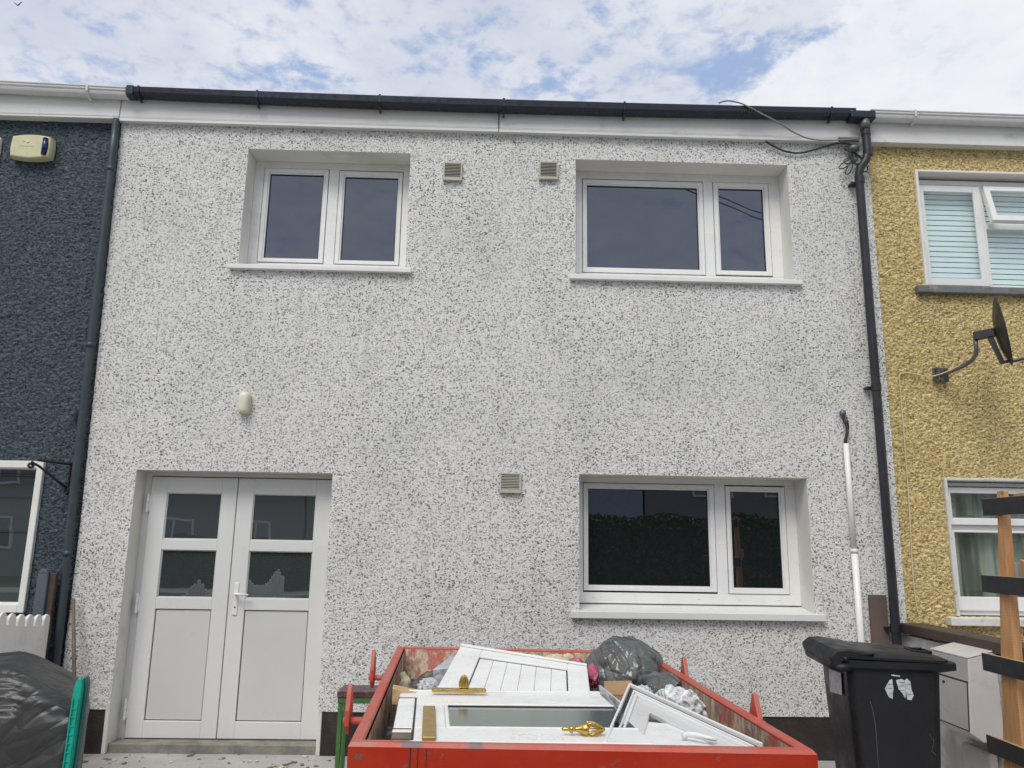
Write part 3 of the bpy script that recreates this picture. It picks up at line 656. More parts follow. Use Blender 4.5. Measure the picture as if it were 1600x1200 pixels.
mesh('curtain', V, F, t.m, w_)
MB().box(3.62, 5.2, .50, .52, 1.0, 2.15).build('room', M['dark'], w_)

# ------------------------------------------------------------ wall fittings
lamp = thing('bulkhead_light', 'small cream oval bulkhead light on the white wall above the double doors', 'wall light', (-1.938, 0, 2.61))
def stadium(w_, h_, n=10):
    P = []
    for k in range(2*n):
        a = math.pi*k/(n-.5)*1.0
        a = 2*math.pi*k/(2*n); cx = 0; cz = (h_-w_)/2*(1 if math.sin(a) >= 0 else -1); P.append((w_/2*math.cos(a), cz + w_/2*math.sin(a)))
    return P
sb = MB(); sb.prism([(x-1.938, -.006, z+2.613) for x, z in stadium(.088, .190)], (0, -.03, 0)); sb.build('base', M['cream'], lamp, bevel=.004, seg=2)
sb = MB(); rings = []
for sc_, yy in ((1, -.037), (1, -.050), (.93, -.066), (.7, -.078), (.3, -.082)): rings.append([sb.b.verts.new((x*sc_-1.938, yy, z*(1-(1-sc_)*.55)+2.615)) for x, z in stadium(.080, .178)])
for A, B in zip(rings, rings[1:]):
    for k in range(20): sb.b.faces.new((A[k], A[(k+1) % 20], B[(k+1) % 20], B[k]))
sb.b.faces.new(rings[0][::-1]); sb.b.faces.new(rings[-1]); sb.build('diffuser', M['lampw'], lamp, smooth=True)

al = thing('alarm_box', 'cream burglar alarm box with a dark blue strobe on the navy wall', 'alarm box', (-3.88, 0, 4.73))
def bulge(x0, x1, z0, z1, y0, y1, mat, name, par, k=.018, sh=.014, n=16):
    b = MB(); A = []; B = []
    pts = []
    for i in range(n): t = i/n; pts.append((x0+(x1-x0)*t, z0 - k*math.sin(math.pi*t)))
    for i in range(6): t = i/6; pts.append((x1 + .008*math.sin(math.pi*t), z0+(z1-z0)*t))
    for i in range(n): t = i/n; pts.append((x1-(x1-x0)*t, z1 + k*math.sin(math.pi*t)))
    for i in range(6): t = i/6; pts.append((x0 - .008*math.sin(math.pi*t), z1-(z1-z0)*t))
    cx, cz = (x0+x1)/2, (z0+z1)/2
    vs = [[b.b.verts.new((cx+(x-cx)*s, y, cz+(z-cz)*s)) for x, z in pts] for s, y in ((1, y0), (1, y0+(y1-y0)*.6), (.95, y1+.004), (.88, y1))]
    for P, Q in zip(vs, vs[1:]):
        for i in range(len(P)): b.b.faces.new((P[i], P[(i+1) % len(P)], Q[(i+1) % len(P)], Q[i]))
    b.b.faces.new(vs[0][::-1]); b.b.faces.new(vs[-1]); return b.build(name, mat, par, bevel=.002)
bulge(-4.030, -3.710, 4.640, 4.822, .02, -.055, M['cream'], 'case', al)
MB().tube([(-3.748, -.058, 4.655), (-3.744, -.060, 4.73), (-3.748, -.058, 4.800)], [.021, .024, .021], 12).build('strobe', M['bluep'], al, smooth=True)
em = MB().lathe([(.017, -.0015), (.017, .0015)], (-3.895, -.0575, 4.775), 'y', 14); em.box(-3.935, -3.90, -.0585, -.0555, 4.772, 4.778); em.build('emblem', M['lampw'], al)
em = MB()
for i in range(9): em.box(-3.955+.013*i, -3.947+.013*i, -.0580, -.0560, 4.728, 4.738)
em.build('faint_lettering', M['lampw'], al)

br = thing('hanging_basket_bracket', 'black scrolled iron hanging bracket beside the navy house window', 'bracket', (-3.22, 0, 2.1))
MB().tube([(-3.222, -.01, 2.13), (-3.225, -.01, 1.88)], .0105, 8).build('back_bar', M['iron'], br)
MB().tube([(-3.222, -.012, 2.115), (-3.27, -.08, 2.118), (-3.36, -.22, 2.125)], .009, 8).build('arm', M['iron'], br)
sc_ = [(-3.226, -.012, 1.93), (-3.27, -.07, 1.98), (-3.35, -.20, 2.08), (-3.38, -.245, 2.105)]
cen = Vector((-3.385, -.25, 2.085))
for k in range(14): a = R(100+36*k); q = .026*(1-k/17); sc_.append((cen.x - q*math.cos(a)*.55, cen.y - q*math.cos(a)*.83, cen.z + q*math.sin(a)))
MB().tube(sc_, .009, 8).build('brace', M['iron'], br, smooth=True)
s2_ = []
for k in range(12): a = R(30*k); s2_.append((-3.226-.016*math.sin(a), -.015, 1.915+.02*math.cos(a)))
MB().tube(s2_, .008, 8).build('scroll', M['iron'], br, smooth=True)
for k, (zc_, rr0) in enumerate(((2.47, .085), (2.468, .070))):
    P = [(-3.20 - rr0*.7*math.sin(R(a)), .008, zc_ + rr0*math.cos(R(a))) for a in range(-10, 200, 15)]
    tag(MB().tube(P, .005, 6).build('wall_wire', M['navypipe'], smooth=True), ('outer' if k == 0 else 'inner') + ' painted wire curling on the navy wall behind the downpipe', 'wire')

# satellite dish
ds = thing('satellite_dish', 'dark grey satellite dish on a curved arm on the yellow wall', 'satellite dish', (3.63, 0, 2.97))
MB().box(3.575, 3.685, .0, .015, 2.915, 3.03).box(3.59, 3.60, -.05, .0, 2.92, 3.02).box(3.66, 3.67, -.05, .0, 2.92, 3.02).tube([(3.59, -.015, 2.92), (3.59, -.03, 2.92)], .012, 8).tube([(3.67, -.015, 2.92), (3.67, -.03, 2.92)], .012, 8).tube([(3.59, -.015, 3.02), (3.59, -.03, 3.02)], .012, 8).build('wall_plate', M['galv'], ds, bevel=.002)
MB().tube([(3.60, -.03, 2.955), (3.65, -.10, 2.975), (3.70, -.20, 3.00), (3.725, -.28, 3.03), (3.735, -.32, 3.07), (3.735, -.33, 3.12), (3.735, -.33, 3.20)], .016, 12).build('arm', M['galv'], ds, smooth=True)
Md = Matrix.Translation((3.850, -.40, 3.225)) @ Matrix.Rotation(R(-31), 4, 'Z') @ Matrix.Rotation(R(-7), 4, 'Y')
# local +X is the direction the dish looks, profile is a shallow bowl
b = MB(); rings = []; rad = .265
for face in (0, 1):
    for i in range(9):
        q = i/8 if face == 0 else 1-i/8; xo = .055*q*q - (.004 if face == 0 else 0)
        rings.append([b.b.verts.new(Md @ Vector((xo, rad*.92*q*math.cos(2*math.pi*k/36)+1e-5*math.cos(2*math.pi*k/36), rad*1.04*q*math.sin(2*math.pi*k/36)))) for k in range(36)])
for A, B in zip(rings, rings[1:]):
    for k in range(36): b.b.faces.new((A[k], A[(k+1) % 36], B[(k+1) % 36], B[k]))
bmesh.ops.remove_doubles(b.b, verts=b.b.verts, dist=1e-4)
b.build('reflector', M['dish'], ds, smooth=True)
MB().box(-.145, -.005, -.030, .030, -.032, .032, Md).build('clamp', M['dish'], ds, bevel=.004)
MB().hexa([Md @ Vector(p) for p in ((-.02, -.02, -.25), (.01, -.02, -.25), (.01, .02, -.25), (-.02, .02, -.25), (-.06, -.02, -.03), (-.02, -.02, -.03), (-.02, .02, -.03), (-.06, .02, -.03))]).build('rib', M['dish'], ds)
MB().tube([Md @ Vector((-.02, 0, -.24)), Md @ Vector((.10, 0, -.245)), Md @ Vector((.42, 0, -.20))], .012, 8).build('feed_arm', M['dish'], ds)
MB().lathe([(.02, 0), (.03, .02), (.03, .06), (.02, .09)], Md @ Vector((.42, 0, -.17)), 'x', 12).build('feed_horn', M['dish'], ds, smooth=True)
cat('aerial_cable', [(3.74, -.33, 3.16), (3.70, -.25, 3.12), (3.69, -.2, 3.02), (3.60, -.06, 2.965), (3.52, -.005, 2.955), (3.42, .005, 2.975), (3.33, .008, 2.985), (3.295, .008, 2.95), (3.295, .008, 2.85), (3.292, .008, 2.4), (3.285, .008, 1.9), (3.272, .008, 1.55), (3.268, .008, 1.3), (3.28, .008, 1.10)], .0055, M['creamcable'], 'thin cream cable running down the yellow wall from the satellite dish')

# ------------------------------------------------------------ things standing along the wall
tag(MB().box(2.893, 3.026, -.035, -.012, .06, 1.236).build('plank', M['brown'], bevel=.002), 'brown flat board standing against the white wall beside the black downpipe', 'plank')
tag(MB().tube([(-3.052, -.06, 1.125), (-2.945, -.13, .62), (-2.83, -.21, .06)], [.0125, .0130, .0135], 10).build('broom_handle', M['brownwood'], smooth=True), 'worn wooden pole leaning on the white wall left of the double doors', 'pole')

be = thing('bench', 'green metal bench with dark maroon wet boards beside the red skip', 'bench', (-.7, -.5, .05))
MB().box(-.985, -.30, -.60, -.525, .565, .605).box(-.985, -.30, -.52, -.445, .567, .606).box(-.985, -.30, -.44, -.37, .566, .605).build('seat', M['maroon'], be, bevel=.004)
MB().box(-.98, -.31, -.595, -.575, .528, .564).box(-.98, -.31, -.40, -.38, .528, .564).box(-.98, -.955, -.575, -.40, .53, .563).build('seat_frame', M['green'], be, bevel=.002)
for x in (-.975, -.33):
    for y in (-.59, -.40): MB().box(x, x+.028, y, y+.028, .05, .527).build('leg', M['green'], be, bevel=.002)
MB().tube([(-.93, -.585, .53), (-.93, -.585, .12)], .006, 8).tube([(-.94, -.585, .12), (-.33, -.585, .12)], .006, 8).build('brace', M['green'], be)

# garden wall between the yards on the right, with brown coping
gw = thing('garden_wall', 'low rough grey garden wall with a brown coping in front of the yellow house', 'wall', (3.2, -2, .05))
V = []; F = []; ys = [-.01-.03*i for i in range(150)]; zs = [.05+.03*i for i in range(31)]
for y in ys:
    for z in zs:
        zz = z + (1.0-.055*0)*0; d = .022*noise.noise((y*4, z*5, 2)) + .012*noise.noise((y*15, z*17, 5)); V.append((3.13+d, y, min(zz, .965)))
nz_ = len(zs)
for i in range(len(ys)-1):
    for j in range(nz_-1): a = i*nz_+j; F.append((a, a+1, a+nz_+1, a+nz_))
mesh('wall', V, F, M['concrete_wall'], gw)
MB().box(3.175, 3.33, -4.5, -.02, .05, .95).build('wall_core', M['concrete_wall'], gw)
MB().box(3.105, 3.30, -4.5, -.03, .967, 1.035).build('coping', M['coping'], gw, bevel=.006, seg=2)

# letterbox cabinet on the garden wall
mb = thing('parcel_box', 'pale metal wall mounted post box with a sloping lid on the garden wall', 'post box', (3.0, -.92, .45))
pr = [(3.13, .45), (3.00, .45), (2.925, .50), (2.95, .93), (3.13, .975)]
MB().prism([(x, -1.125, z) for x, z in pr], (0, .40, 0)).build('case', M['steelbox'], mb, bevel=.004, seg=2)
Mx = lambda z: 2.925 + (z-.50)*.025/.43
MB().hexa([(Mx(.52)-.006, -1.105, .515), (Mx(.52)-.001, -1.105, .515), (Mx(.52)-.001, -.745, .515), (Mx(.52)-.006, -.745, .515), (Mx(.78)-.006, -1.105, .785), (Mx(.78)-.001, -1.105, .785), (Mx(.78)-.001, -.745, .785), (Mx(.78)-.006, -.745, .785)]).build('door', M['steelface'], mb, bevel=.001)
MB().hexa([(Mx(.80)-.005, -1.118, .797), (Mx(.80)-.001, -1.118, .797), (Mx(.80)-.001, -.732, .797), (Mx(.80)-.005, -.732, .797), (Mx(.92)-.005, -1.118, .925), (Mx(.92)-.001, -1.118, .925), (Mx(.92)-.001, -.732, .925), (Mx(.92)-.005, -.732, .925)]).build('flap', M['steelface'], mb, bevel=.001)
MB().hexa([(Mx(.51)-.003, -1.113, .508), (Mx(.51)-.0005, -1.113, .508), (Mx(.51)-.0005, -.737, .508), (Mx(.51)-.003, -.737, .508), (Mx(.79)-.003, -1.113, .796), (Mx(.79)-.0005, -1.113, .796), (Mx(.79)-.0005, -.737, .796), (Mx(.79)-.003, -.737, .796)]).build('door_gap', M['iron'], mb)
MB().box(Mx(.79)-.0045, Mx(.79)-.0035, -1.12, -.73, .786, .796).build('slot', M['iron'], mb)
MB().lathe([(.009, -.004), (.009, .004)], (Mx(.755)-.009, -.87, .755), 'x', 10).build('lock', M['iron'], mb)
MB().hexa([(2.945, -1.128, .932), (3.13, -1.128, .978), (3.13, -.722, .978), (2.945, -.722, .932), (2.945, -1.128, .940), (3.13, -1.128, .986), (3.13, -.722, .986), (2.945, -.722, .940)]).build('lid', M['steelbox'], mb, bevel=.002)
tag(MB().box(3.07, 3.12, -1.06, -.76, .06, .37).build('meter_cover', M['steelface'], bevel=.01), 'grey cover panel on the garden wall below the post box, behind the wheelie bin', 'cover')

# half built slatted fence on the right
fe = thing('slatted_fence', 'half built fence of black slats on raw sawn pine posts at the right edge', 'fence', (2.65, -2.1, .05))
pr0 = [(2.622, -2.000+.0, 0)]
MB().hexa([(2.622, -2.020, .05), (2.667, -2.020, .05), (2.667, -1.82, .05), (2.622, -1.82, .05), (2.622, -2.090, 1.90), (2.667, -2.090, 1.90), (2.667, -2.060, 1.90), (2.622, -2.060, 1.90)]).build('post', M['pine'], fe, bevel=.002)
MB().hexa([(2.622, -3.10, .05), (2.667, -3.10, .05), (2.667, -2.98, .05), (2.622, -2.98, .05), (2.622, -3.13, 1.92), (2.667, -3.13, 1.92), (2.667, -3.05, 1.92), (2.622, -3.05, 1.92)]).build('post', M['pine'], fe, bevel=.002)
MB().hexa([(2.69, -3.0, 1.14), (2.72, -3.0, 1.14), (2.72, -2.08, 1.46), (2.69, -2.08, 1.46), (2.69, -3.0, 1.23), (2.72, -3.0, 1.23), (2.72, -2.08, 1.55), (2.69, -2.08, 1.55)]).build('rail', M['pine'], fe, bevel=.002)
MB().box(2.668, 2.71, -3.2, -2.12, 1.868, 1.885).build('rail', M['pine'], fe, bevel=.001)
for z, y0 in ((1.775, -1.960), (1.372, -1.885), (.962, -1.822), (.545, -1.79)):
    MB().box(2.600, 2.6215, -3.3, y0, z, z+.088).build('slat', M['black'], fe, bevel=.001)
    MB().box(2.602, 2.620, -3.3, y0-.002, z+.0885, z+.0900).build('slat_edge', M['paleboard'], fe)

for ch in fe.children: ch.location = (.06, .092, -.005)

# ------------------------------------------------------------ left boundary: picket fence, post
pf = thing('picket_fence', 'white painted picket fence with scalloped rounded tops at the left edge', 'fence', (-3.2, -3, .05))
def picket(y, zt, xoff, mat):
    b = MB(); w2 = (.036 if y > -.8 else .029); P = []
    for k in range(9): a = math.pi*k/8; P.append((xoff, y + w2*math.cos(a), zt-.036+w2*math.sin(a)))
    P = [(xoff, y+w2, .09)] + P + [(xoff, y-w2, .09)]; b.prism(P, (-.018, 0, 0)); return b.build('picket', mat, pf, bevel=.002)
for i in range(56):
    y = -.19 - i*.104; s = ((-y-.75) % 1.6)/1.6
    zt = (1.00 if y > -.8 else .91) + (.075 if y > -.8 else .2)*(abs(2*s-1)**2) + random.uniform(-.012, .012)*(y < -.8)
    picket(y, zt+.02, -3.15, M['white'])
for i in range(56):
    y = -.14 - i*.104; s = ((-y-.75) % 1.6)/1.6
    picket(y, (1.01 if y > -.8 else .88)+(.075 if y > -.8 else .2)*(abs(2*s-1)**2), -3.195, M['concrete_wall'])
bb_ = [(-3.168, -.155, .10)] + [(-3.168, -.155-.06*i, .945+.075*(abs(2*(((.06*i-.595) % 1.6)/1.6)-1)**2)) for i in range(12)] + [(-3.168, -.155-.06*11, .10)]
MB().prism(bb_, (.0155, 0, 0)).build('backing_board', M['white'], pf, bevel=.002)
MB().box(-3.192, -3.1685, -5.9, -.83, .30, .37).box(-3.192, -3.1685, -5.9, -.83, .70, .77).build('rail', M['white'], pf)
fp = thing('fence_post', 'blue grey fence post with a brown side beside the navy downpipe', 'post', (-3.2, -.1, .05))
MB().box(-3.290, -3.215, -.14, -.03, .05, 1.305).prism([(-3.290, -.14, 1.306), (-3.215, -.14, 1.306), (-3.230, -.14, 1.335), (-3.272, -.14, 1.335)], (0, .11, 0)).build('post', M['greyblue'], fp, bevel=.004)
MB().box(-3.214, -3.168, -.12, -.085, .05, 1.31).build('side_board', M['coping'], fp, bevel=.003)

# black wrapped pallet load
def blob(name, c, sx, sy, sz, mat, parent=None, seed=0, amp=.06, freq=3, sub=5, sq=1.0, ridge=.5, warp=None, fine=0.0, crease=0.0):
    bm = bmesh.new(); bmesh.ops.create_icosphere(bm, subdivisions=sub, radius=1)
    for v in bm.verts:
        n = v.co.copy()
        if sq != 1: n = Vector([math.copysign(abs(k)**sq, k) for k in n])
        q = Vector(v.co)*freq + Vector((seed*3.1, seed*1.7, seed))
        d = noise.noise(q)*amp*(1-ridge) - abs(noise.noise(q*1.7 + Vector((5, 5, 5))))*amp*ridge*2 + noise.noise(q*4)*amp*.25
        if fine:
            az = math.atan2(v.co.y, v.co.x); ww = noise.noise(q*1.1)*1.2; d -= (1-abs(v.co.z)**4)*min(.30, abs(noise.noise(Vector((math.cos(az)*2.6+ww+seed, math.sin(az)*2.6, q.z*.35+ww)))))*fine*3.0
        if crease:
            cq = Vector((v.co.x*1.5, v.co.y*1.5, v.co.z*1.1)) + Vector((seed, 0, 0)) + .35*noise.noise_vector(q*.9); dd_, _p = noise.voronoi(cq*1.25); d += crease*(min(.45, dd_[1]-dd_[0]) - .2)
        n = n + v.co*d; v.co = Vector((n.x*sx, n.y*sy, n.z*sz))
        if warp: v.co = warp(v.co)
        v.co += Vector(c)
    me = bpy.data.meshes.new(name); bm.to_mesh(me); bm.free(); me.materials.append(mat); me.polygons.foreach_set('use_smooth', [True]*len(me.polygons))
    o = bpy.data.objects.new(name, me); COL.objects.link(o)
    if parent is not None: o.parent = parent; o.matrix_parent_inverse = parent.matrix_basis.inverted()
    return o
pk = blob('wrapped_load', (-2.665, -1.28, .42), .595, .44, .46, M['blackwrap'], seed=4, amp=.05, freq=1.3, sub=6, sq=.28, ridge=.5, fine=.010,
          warp=lambda v: Vector((v.x - .45*(v.y+.40), v.y, v.z - .10*max(0, v.x-.12)/.35*(1 if v.z > 0 else 0) + .02*math.sin(v.x*8)*(1 if v.z > .2 else 0))))
tag(pk, 'bulky load wrapped in creased black plastic sheeting at the lower left', 'wrapped load')
tp = thing('plastic_panel', 'bright green ribbed plastic panel standing at the right side of the black wrapped load', 'plastic panel', (-2.1, -1.7, .05))
P = [(-2.160, .05), (-2.118, .05), (-2.100, .80)] + [(-2.120+.020*math.cos(R(a)), .80+.06*math.sin(R(a))) for a in range(15, 170, 20)] + [(-2.142, .80)]
MB().prism([(x, -1.72, z) for x, z in P], (0, .03, 0)).build('panel', M['teal'], tp, bevel=.004)
rb = MB()
for i in range(16):
    z = .08+.042*i; rb.box(-2.148+.0006*i, -2.122+.0006*i, -1.726, -1.7205, z, z+.006)
rb.tube([(-2.148, -1.727, .06), (-2.135, -1.727, .76)], .0035, 6).tube([(-2.122, -1.727, .06), (-2.108, -1.727, .76)], .0035, 6)
rb.build('ribs', M['teal'], tp)
MB().prism([(x+.016, -1.69, z+.004) for x, z in P], (0, .035, 0)).build('wrapping', M['tealdark'], tp, bevel=.01, seg=2)

# ------------------------------------------------------------ skip
sk = thing('skip', 'open red steel skip full of old doors and rubbish in the yard', 'skip', (.33, -1.9, .05))
O = [(-.600, -.645), (1.040, -.735), (1.152, -3.165), (-.478, -3.115)]   # outer rim corners: rear left, rear right, near right, near left
zt_ = .90
def off(P, d):
    C0 = Vector((sum(p[0] for p in P)/4, sum(p[1] for p in P)/4)); r_ = []
    for i in range(4):
        p0, p1, p2 = Vector(P[i-1]), Vector(P[i]), Vector(P[(i+1) % 4]); a = (p0-p1).normalized(); b_ = (p2-p1).normalized(); r_.append(tuple(p1 + (a+b_)*d))
    return r_
I = off(O, .05); Lw = off(O, .045); In = off(O, .075)
def rings_mesh(parts, name, mat, bevel=0):
    b = MB(); vs = [[b.b.verts.new((x, y, z)) for x, y in P] for P, z in parts]
    for A, B in zip(vs, vs[1:]):
        for k in range(4): b.b.faces.new((A[k], A[(k+1) % 4], B[(k+1) % 4], B[k]))
    return b, vs
b, vs = rings_mesh([(O, zt_-.013), (off(O, .010), zt_), (off(O, .044), zt_), (I, zt_-.006), (I, zt_-.013)], 'rim', None)
b.build('rim', M['skiprim'], sk)
b, vs = rings_mesh([(O, zt_-.013), (O, zt_-.085), (off(O, .03), zt_-.088)], 'rim', None); b.build('rim_face', M['skip'], sk)
def taper(P, z):   # skip ends slope in, sides nearly upright
    k = (zt_-z); Q = off(P, .035 + .06*k); return [(x, y + (-.42*k if i < 2 else .42*k)) for i, (x, y) in enumerate(Q)]
b = MB(); lv = [zt_-.074, .62, .36, .13]; vs = [[b.b.verts.new((x, y, z)) for x, y in taper(O, z)] for z in lv]
for A, B in zip(vs, vs[1:]):
    for k in range(4): b.b.faces.new((A[k], A[(k+1) % 4], B[(k+1) % 4], B[k]))
b.b.faces.new(vs[-1]); b.build('body', M['skip'], sk)
b = MB(); lv = [zt_-.010, .62, .36, .16]; vs = [[b.b.verts.new((x, y, z)) for x, y in off(taper(O, z), .022)] for z in lv]
for A, B in zip(vs, vs[1:]):
    for k in range(4): b.b.faces.new((A[k], B[k], B[(k+1) % 4], A[(k+1) % 4]))
b.b.faces.new(vs[-1][::-1]); b.build('lining', M['skipin'], sk)
rbx = MB()
for x in (-.35, .05, .6, 1.0): rbx.box(x-.03, x+.03, -3.14+.30, -2.80, .1, .58)
rbx.box(-.40, -.33, -2.6, -1.2, .05, .13); rbx.box(1.02, 1.09, -2.6, -1.2, .05, .13); rbx.build('skids', M['skip'], sk)
# chain lugs
def lug(side, y, pointed):
    xr = -.600 + (-.645-y)/(2.47)*.122 if side < 0 else 1.040 + (-.735-y)/2.43*.112
    b = MB()
    if side < 0:
        x = xr - .055; pr = [(0, -.10), (.022, -.05), (.026, .0), (.018, .05), (.004, .10), (-.006, .06), (-.018, .0), (-.016, -.06)]
        b.prism([(x, y + u*2.0, .905 + z) for u, z in pr], (-.02, 0, 0)); b.tube([(xr+.0, y, .86), (x-.03, y, .86)], .014, 10)
    else:
        x = xr + .012; b.prism([(x, y-.075, .80), (x, y-.06, .885), (x, y-.01, .975), (x, y+.01, .975), (x, y+.055, .885), (x, y+.07, .80)], (.022, 0, 0)); b.tube([(x-.01, y, .85), (x+.05, y, .85)], .016, 10)
    b.build('lifting_lug', M['skiprim'], sk, bevel=.004, seg=2)
lug(-1, -1.60, 1); lug(-1, -2.60, 1); lug(1, -1.52, 1); lug(1, -2.55, 1)
dr = MB()
for x, l_, w_d in ((-.262, .20, .004), (-.235, .26, .003), (-.205, .12, .0025), (-.040, .30, .003), (-.022, .10, .002), (.62, .14, .002)):
    dr.box(x, x+w_d, -3.1185-.0205*(x+.47), -3.1165-.0205*(x+.47), zt_-.083, zt_-.014)
dr.build('drip_marks', M['iron'], sk)
# faint worn stencil at the near left corner
ls = MB(); random.seed(11)
for i, x in enumerate((-.45, -.435, -.40, -.385, -.37)):
    ls.box(x, x+.010, -3.1165, -3.1150, .855-.01, .855+.010); ls.box(x-.004, x+.003, -3.1168, -3.1151, .849, .856)
ls.build('stencil', M['brown'], sk)

# ------------------------------------------------------------ contents of the skip
def frameM(o, ux, uy):   # local x along ux, local y along uy, z up normal
    ux = Vector(ux).normalized(); n = ux.cross(Vector(uy)).normalized(); uy = n.cross(ux); m = Matrix((ux, uy, n)).transposed().to_4x4(); m.translation = o; return m
def shear(m, k): m = m.copy(); m.col[1] = m.col[1] + m.col[0]*k; return m
# near door lying flat, glazed, brass furniture
d1 = thing('old_front_door', 'glazed white front door with brass knocker and letter plate lying near in the skip', 'door', (0, -2.6, .88))
A = Vector((-.400, -2.215, .902)); M1 = frameM(A, (.927, -.012, .004), (.07, -.905, -.002))
def bx(b, x0, x1, y0, y1, z0, z1, Mm): return b.box(x0, x1, y0, y1, z0, z1, Mm)
# local y runs towards the camera, so the normal points down: flip z
M1 = shear(M1 @ Matrix.Scale(-1, 4, (0, 0, 1)), .088)
W_, H_ = .93, .875
b = MB(); t_ = .052
for q in ((0, W_, 0, .255), (0, W_, .675, H_), (.0, .20, .255, .675)): bx(b, *q, -t_, 0, M1)
b.build('leaf', M['upvc'], d1, bevel=.006, seg=2)
b = MB(); bx(b, .20, W_, .255, .268, -t_+.005, .004, M1); bx(b, .20, W_, .662, .675, -t_+.005, .004, M1); bx(b, .20, .215, .268, .662, -t_+.005, .004, M1); bx(b, .0, W_, -.022, -.001, -t_, .008, M1); b.build('bead', M['upvc'], d1, bevel=.004, seg=2)
b = MB(); bx(b, .215, W_, .268, .662, -.016, -.006, M1); b.build('pane', M['obscure'], d1)
b = MB(); bx(b, .215, W_, .268, .276, -.0055, -.002, M1); bx(b, -.001, .075, .13, .137, -.01, .002, M1); bx(b, .072, .080, .13, .86, -.01, .002, M1); b.build('groove', M['gasket'], d1)
b = MB(); bx(b, .110, .160, .355, .870, 0, .014, M1); b.build('letter_plate', M['brassdull'], d1, bevel=.003)
b = MB(); bx(b, .145, .395, .030, .075, .012, .028, M1); b.build('handle_plate', M['brass'], d1, bevel=.012, seg=3)
b = MB(); prof = [(.27, .0), (.268, .025), (.275, .046), (.290, .060), (.303, .056), (.312, .040), (.316, .015), (.315, 0)]
b.prism([M1 @ Vector((x, .04, .028+z)) for x, z in prof], (M1.to_3x3() @ Vector((0, .022, 0)))); b.build('lever', M['brass'], d1, bevel=.007, seg=3)
# knocker: urn shape with open cage ring
kx, ky = .600, .775; pr = [(.004, 0), (.008, .01), (.006, .03), (.012, .035), (.016, .045), (.008, .052), (.009, .065), (.020, .09), (.026, .105), (.024, .112), (.010, .118)]
Mk = M1 @ Matrix.Translation((kx+.02, ky, .022)) @ Matrix.Scale(.84, 4); Mk3 = Mk.to_3x3().to_4x4()
MB().lathe([(r_k*1.15, h_) for r_k, h_ in pr], Mk.translation, 'x', 16, M=Mk3).build('knocker', M['brass'], d1, smooth=True)
b = MB()
for a in (0, 60, 120, 180, 240, 300):
    b.tube([Mk @ Vector((.108 + .078*t, .032*math.sin(math.pi*min(1, .35+t*.65))*math.cos(R(a)), .030*math.sin(math.pi*min(1, .35+t*.65))*math.sin(R(a)))) for t in [i/8 for i in range(9)]], .0045, 6)
b.build('knocker_ring', M['brass'], d1, smooth=True)
# faint outline where the house number was fixed
b = MB()
def squig(pts): b.tube([M1 @ Vector((x-.03, y, .0006)) for x, y in pts], .0007, 4)
squig([(.46, .78), (.465, .84), (.475, .84), (.472, .76), (.485, .76), (.52, .82), (.55, .84)])
squig([(.50, .77), (.53, .76), (.555, .79), (.55, .83), (.535, .84)]); squig([(.58, .80), (.575, .77), (.60, .76), (.62, .78)]); squig([(.56, .79), (.575, .83), (.60, .845), (.62, .83), (.615, .80), (.60, .79)]); squig([(.63, .81), (.64, .84), (.65, .82), (.64, .79)])
b.build('number_outline', M['panel'], d1)
b = MB(); bx(b, .002, .070, .725, .868, .001, .010, M1); b.build('broken_core', M['brownwood'], d1, bevel=.002)
b = MB(); bx(b, .002, .070, .765, .80, .0105, .014, M1); b.build('core_edge', M['upvc'], d1, bevel=.001)

# rear door, tilted, boarded
d2 = thing('boarded_door', 'white boarded door tilted on the rubbish behind the glazed door in the skip', 'door', (.1, -1.8, .9))
Q = [Vector(v) for v in ((-.240, -2.22, .905), (.475, -2.30, .905), (.520, -1.80, .965), (-.157, -1.22, .985))]   # near left, near right, far right, far left
nq = (Q[1]-Q[0]).cross(Q[3]-Q[0]).normalized()
def bil(u, v, h=0): return (Q[0]*(1-u)*(1-v) + Q[1]*u*(1-v) + Q[2]*u*v + Q[3]*(1-u)*v) + nq*h
def slab(b, u0, u1, v0, v1, h0, h1): b.hexa([bil(u0, v0, h0), bil(u1, v0, h0), bil(u1, v1, h0), bil(u0, v1, h0), bil(u0, v0, h1), bil(u1, v0, h1), bil(u1, v1, h1), bil(u0, v1, h1)])
b = MB()
slab(b, 0, .19, 0, 1, -.05, 0); slab(b, .86, 1, 0, 1, -.05, 0); slab(b, .19, .86, .80, 1, -.05, 0); slab(b, 0, 1, .965, 1.0, 0.001, .012)
b.build('leaf', M['upvc'], d2, bevel=.004, seg=2)
b = MB(); n = 6
for i in range(n): slab(b, .195+(.66)*i/n+.0014, .195+.66*(i+1)/n-.0014, 0, .79, -.03, -.012)
b.build('boards', M['upvc'], d2, bevel=.001)
b = MB(); slab(b, .199, .85, 0, .79, -.0285, -.018)
b.build('board_backing', M['greycable'], d2)
b = MB(); slab(b, .19, .86, 0, .80, -.035, -.0305); slab(b, .19, .197, 0, .80, -.030, -.011); slab(b, .197, .86, .79, .80, -.030, -.011); slab(b, .85, .86, 0, .79, -.030, -.011)
b.build('groove', M['gasket'], d2)
b = MB(); 
for h0, h1 in ((-.048, -.036), (-.028, -.014)):
    for u0, u1 in ((.008, .055), (.065, .12), (.13, .18)): slab(b, u0, u1, -.006, -.001, h0, h1)
b.build('hollow_section', M['gasket'], d2)

# old window casement leaning, right front
wf = thing('old_window_casement', 'white window casement with black seals leaning in the near right of the skip', 'window frame', (.7, -2.8, .9))
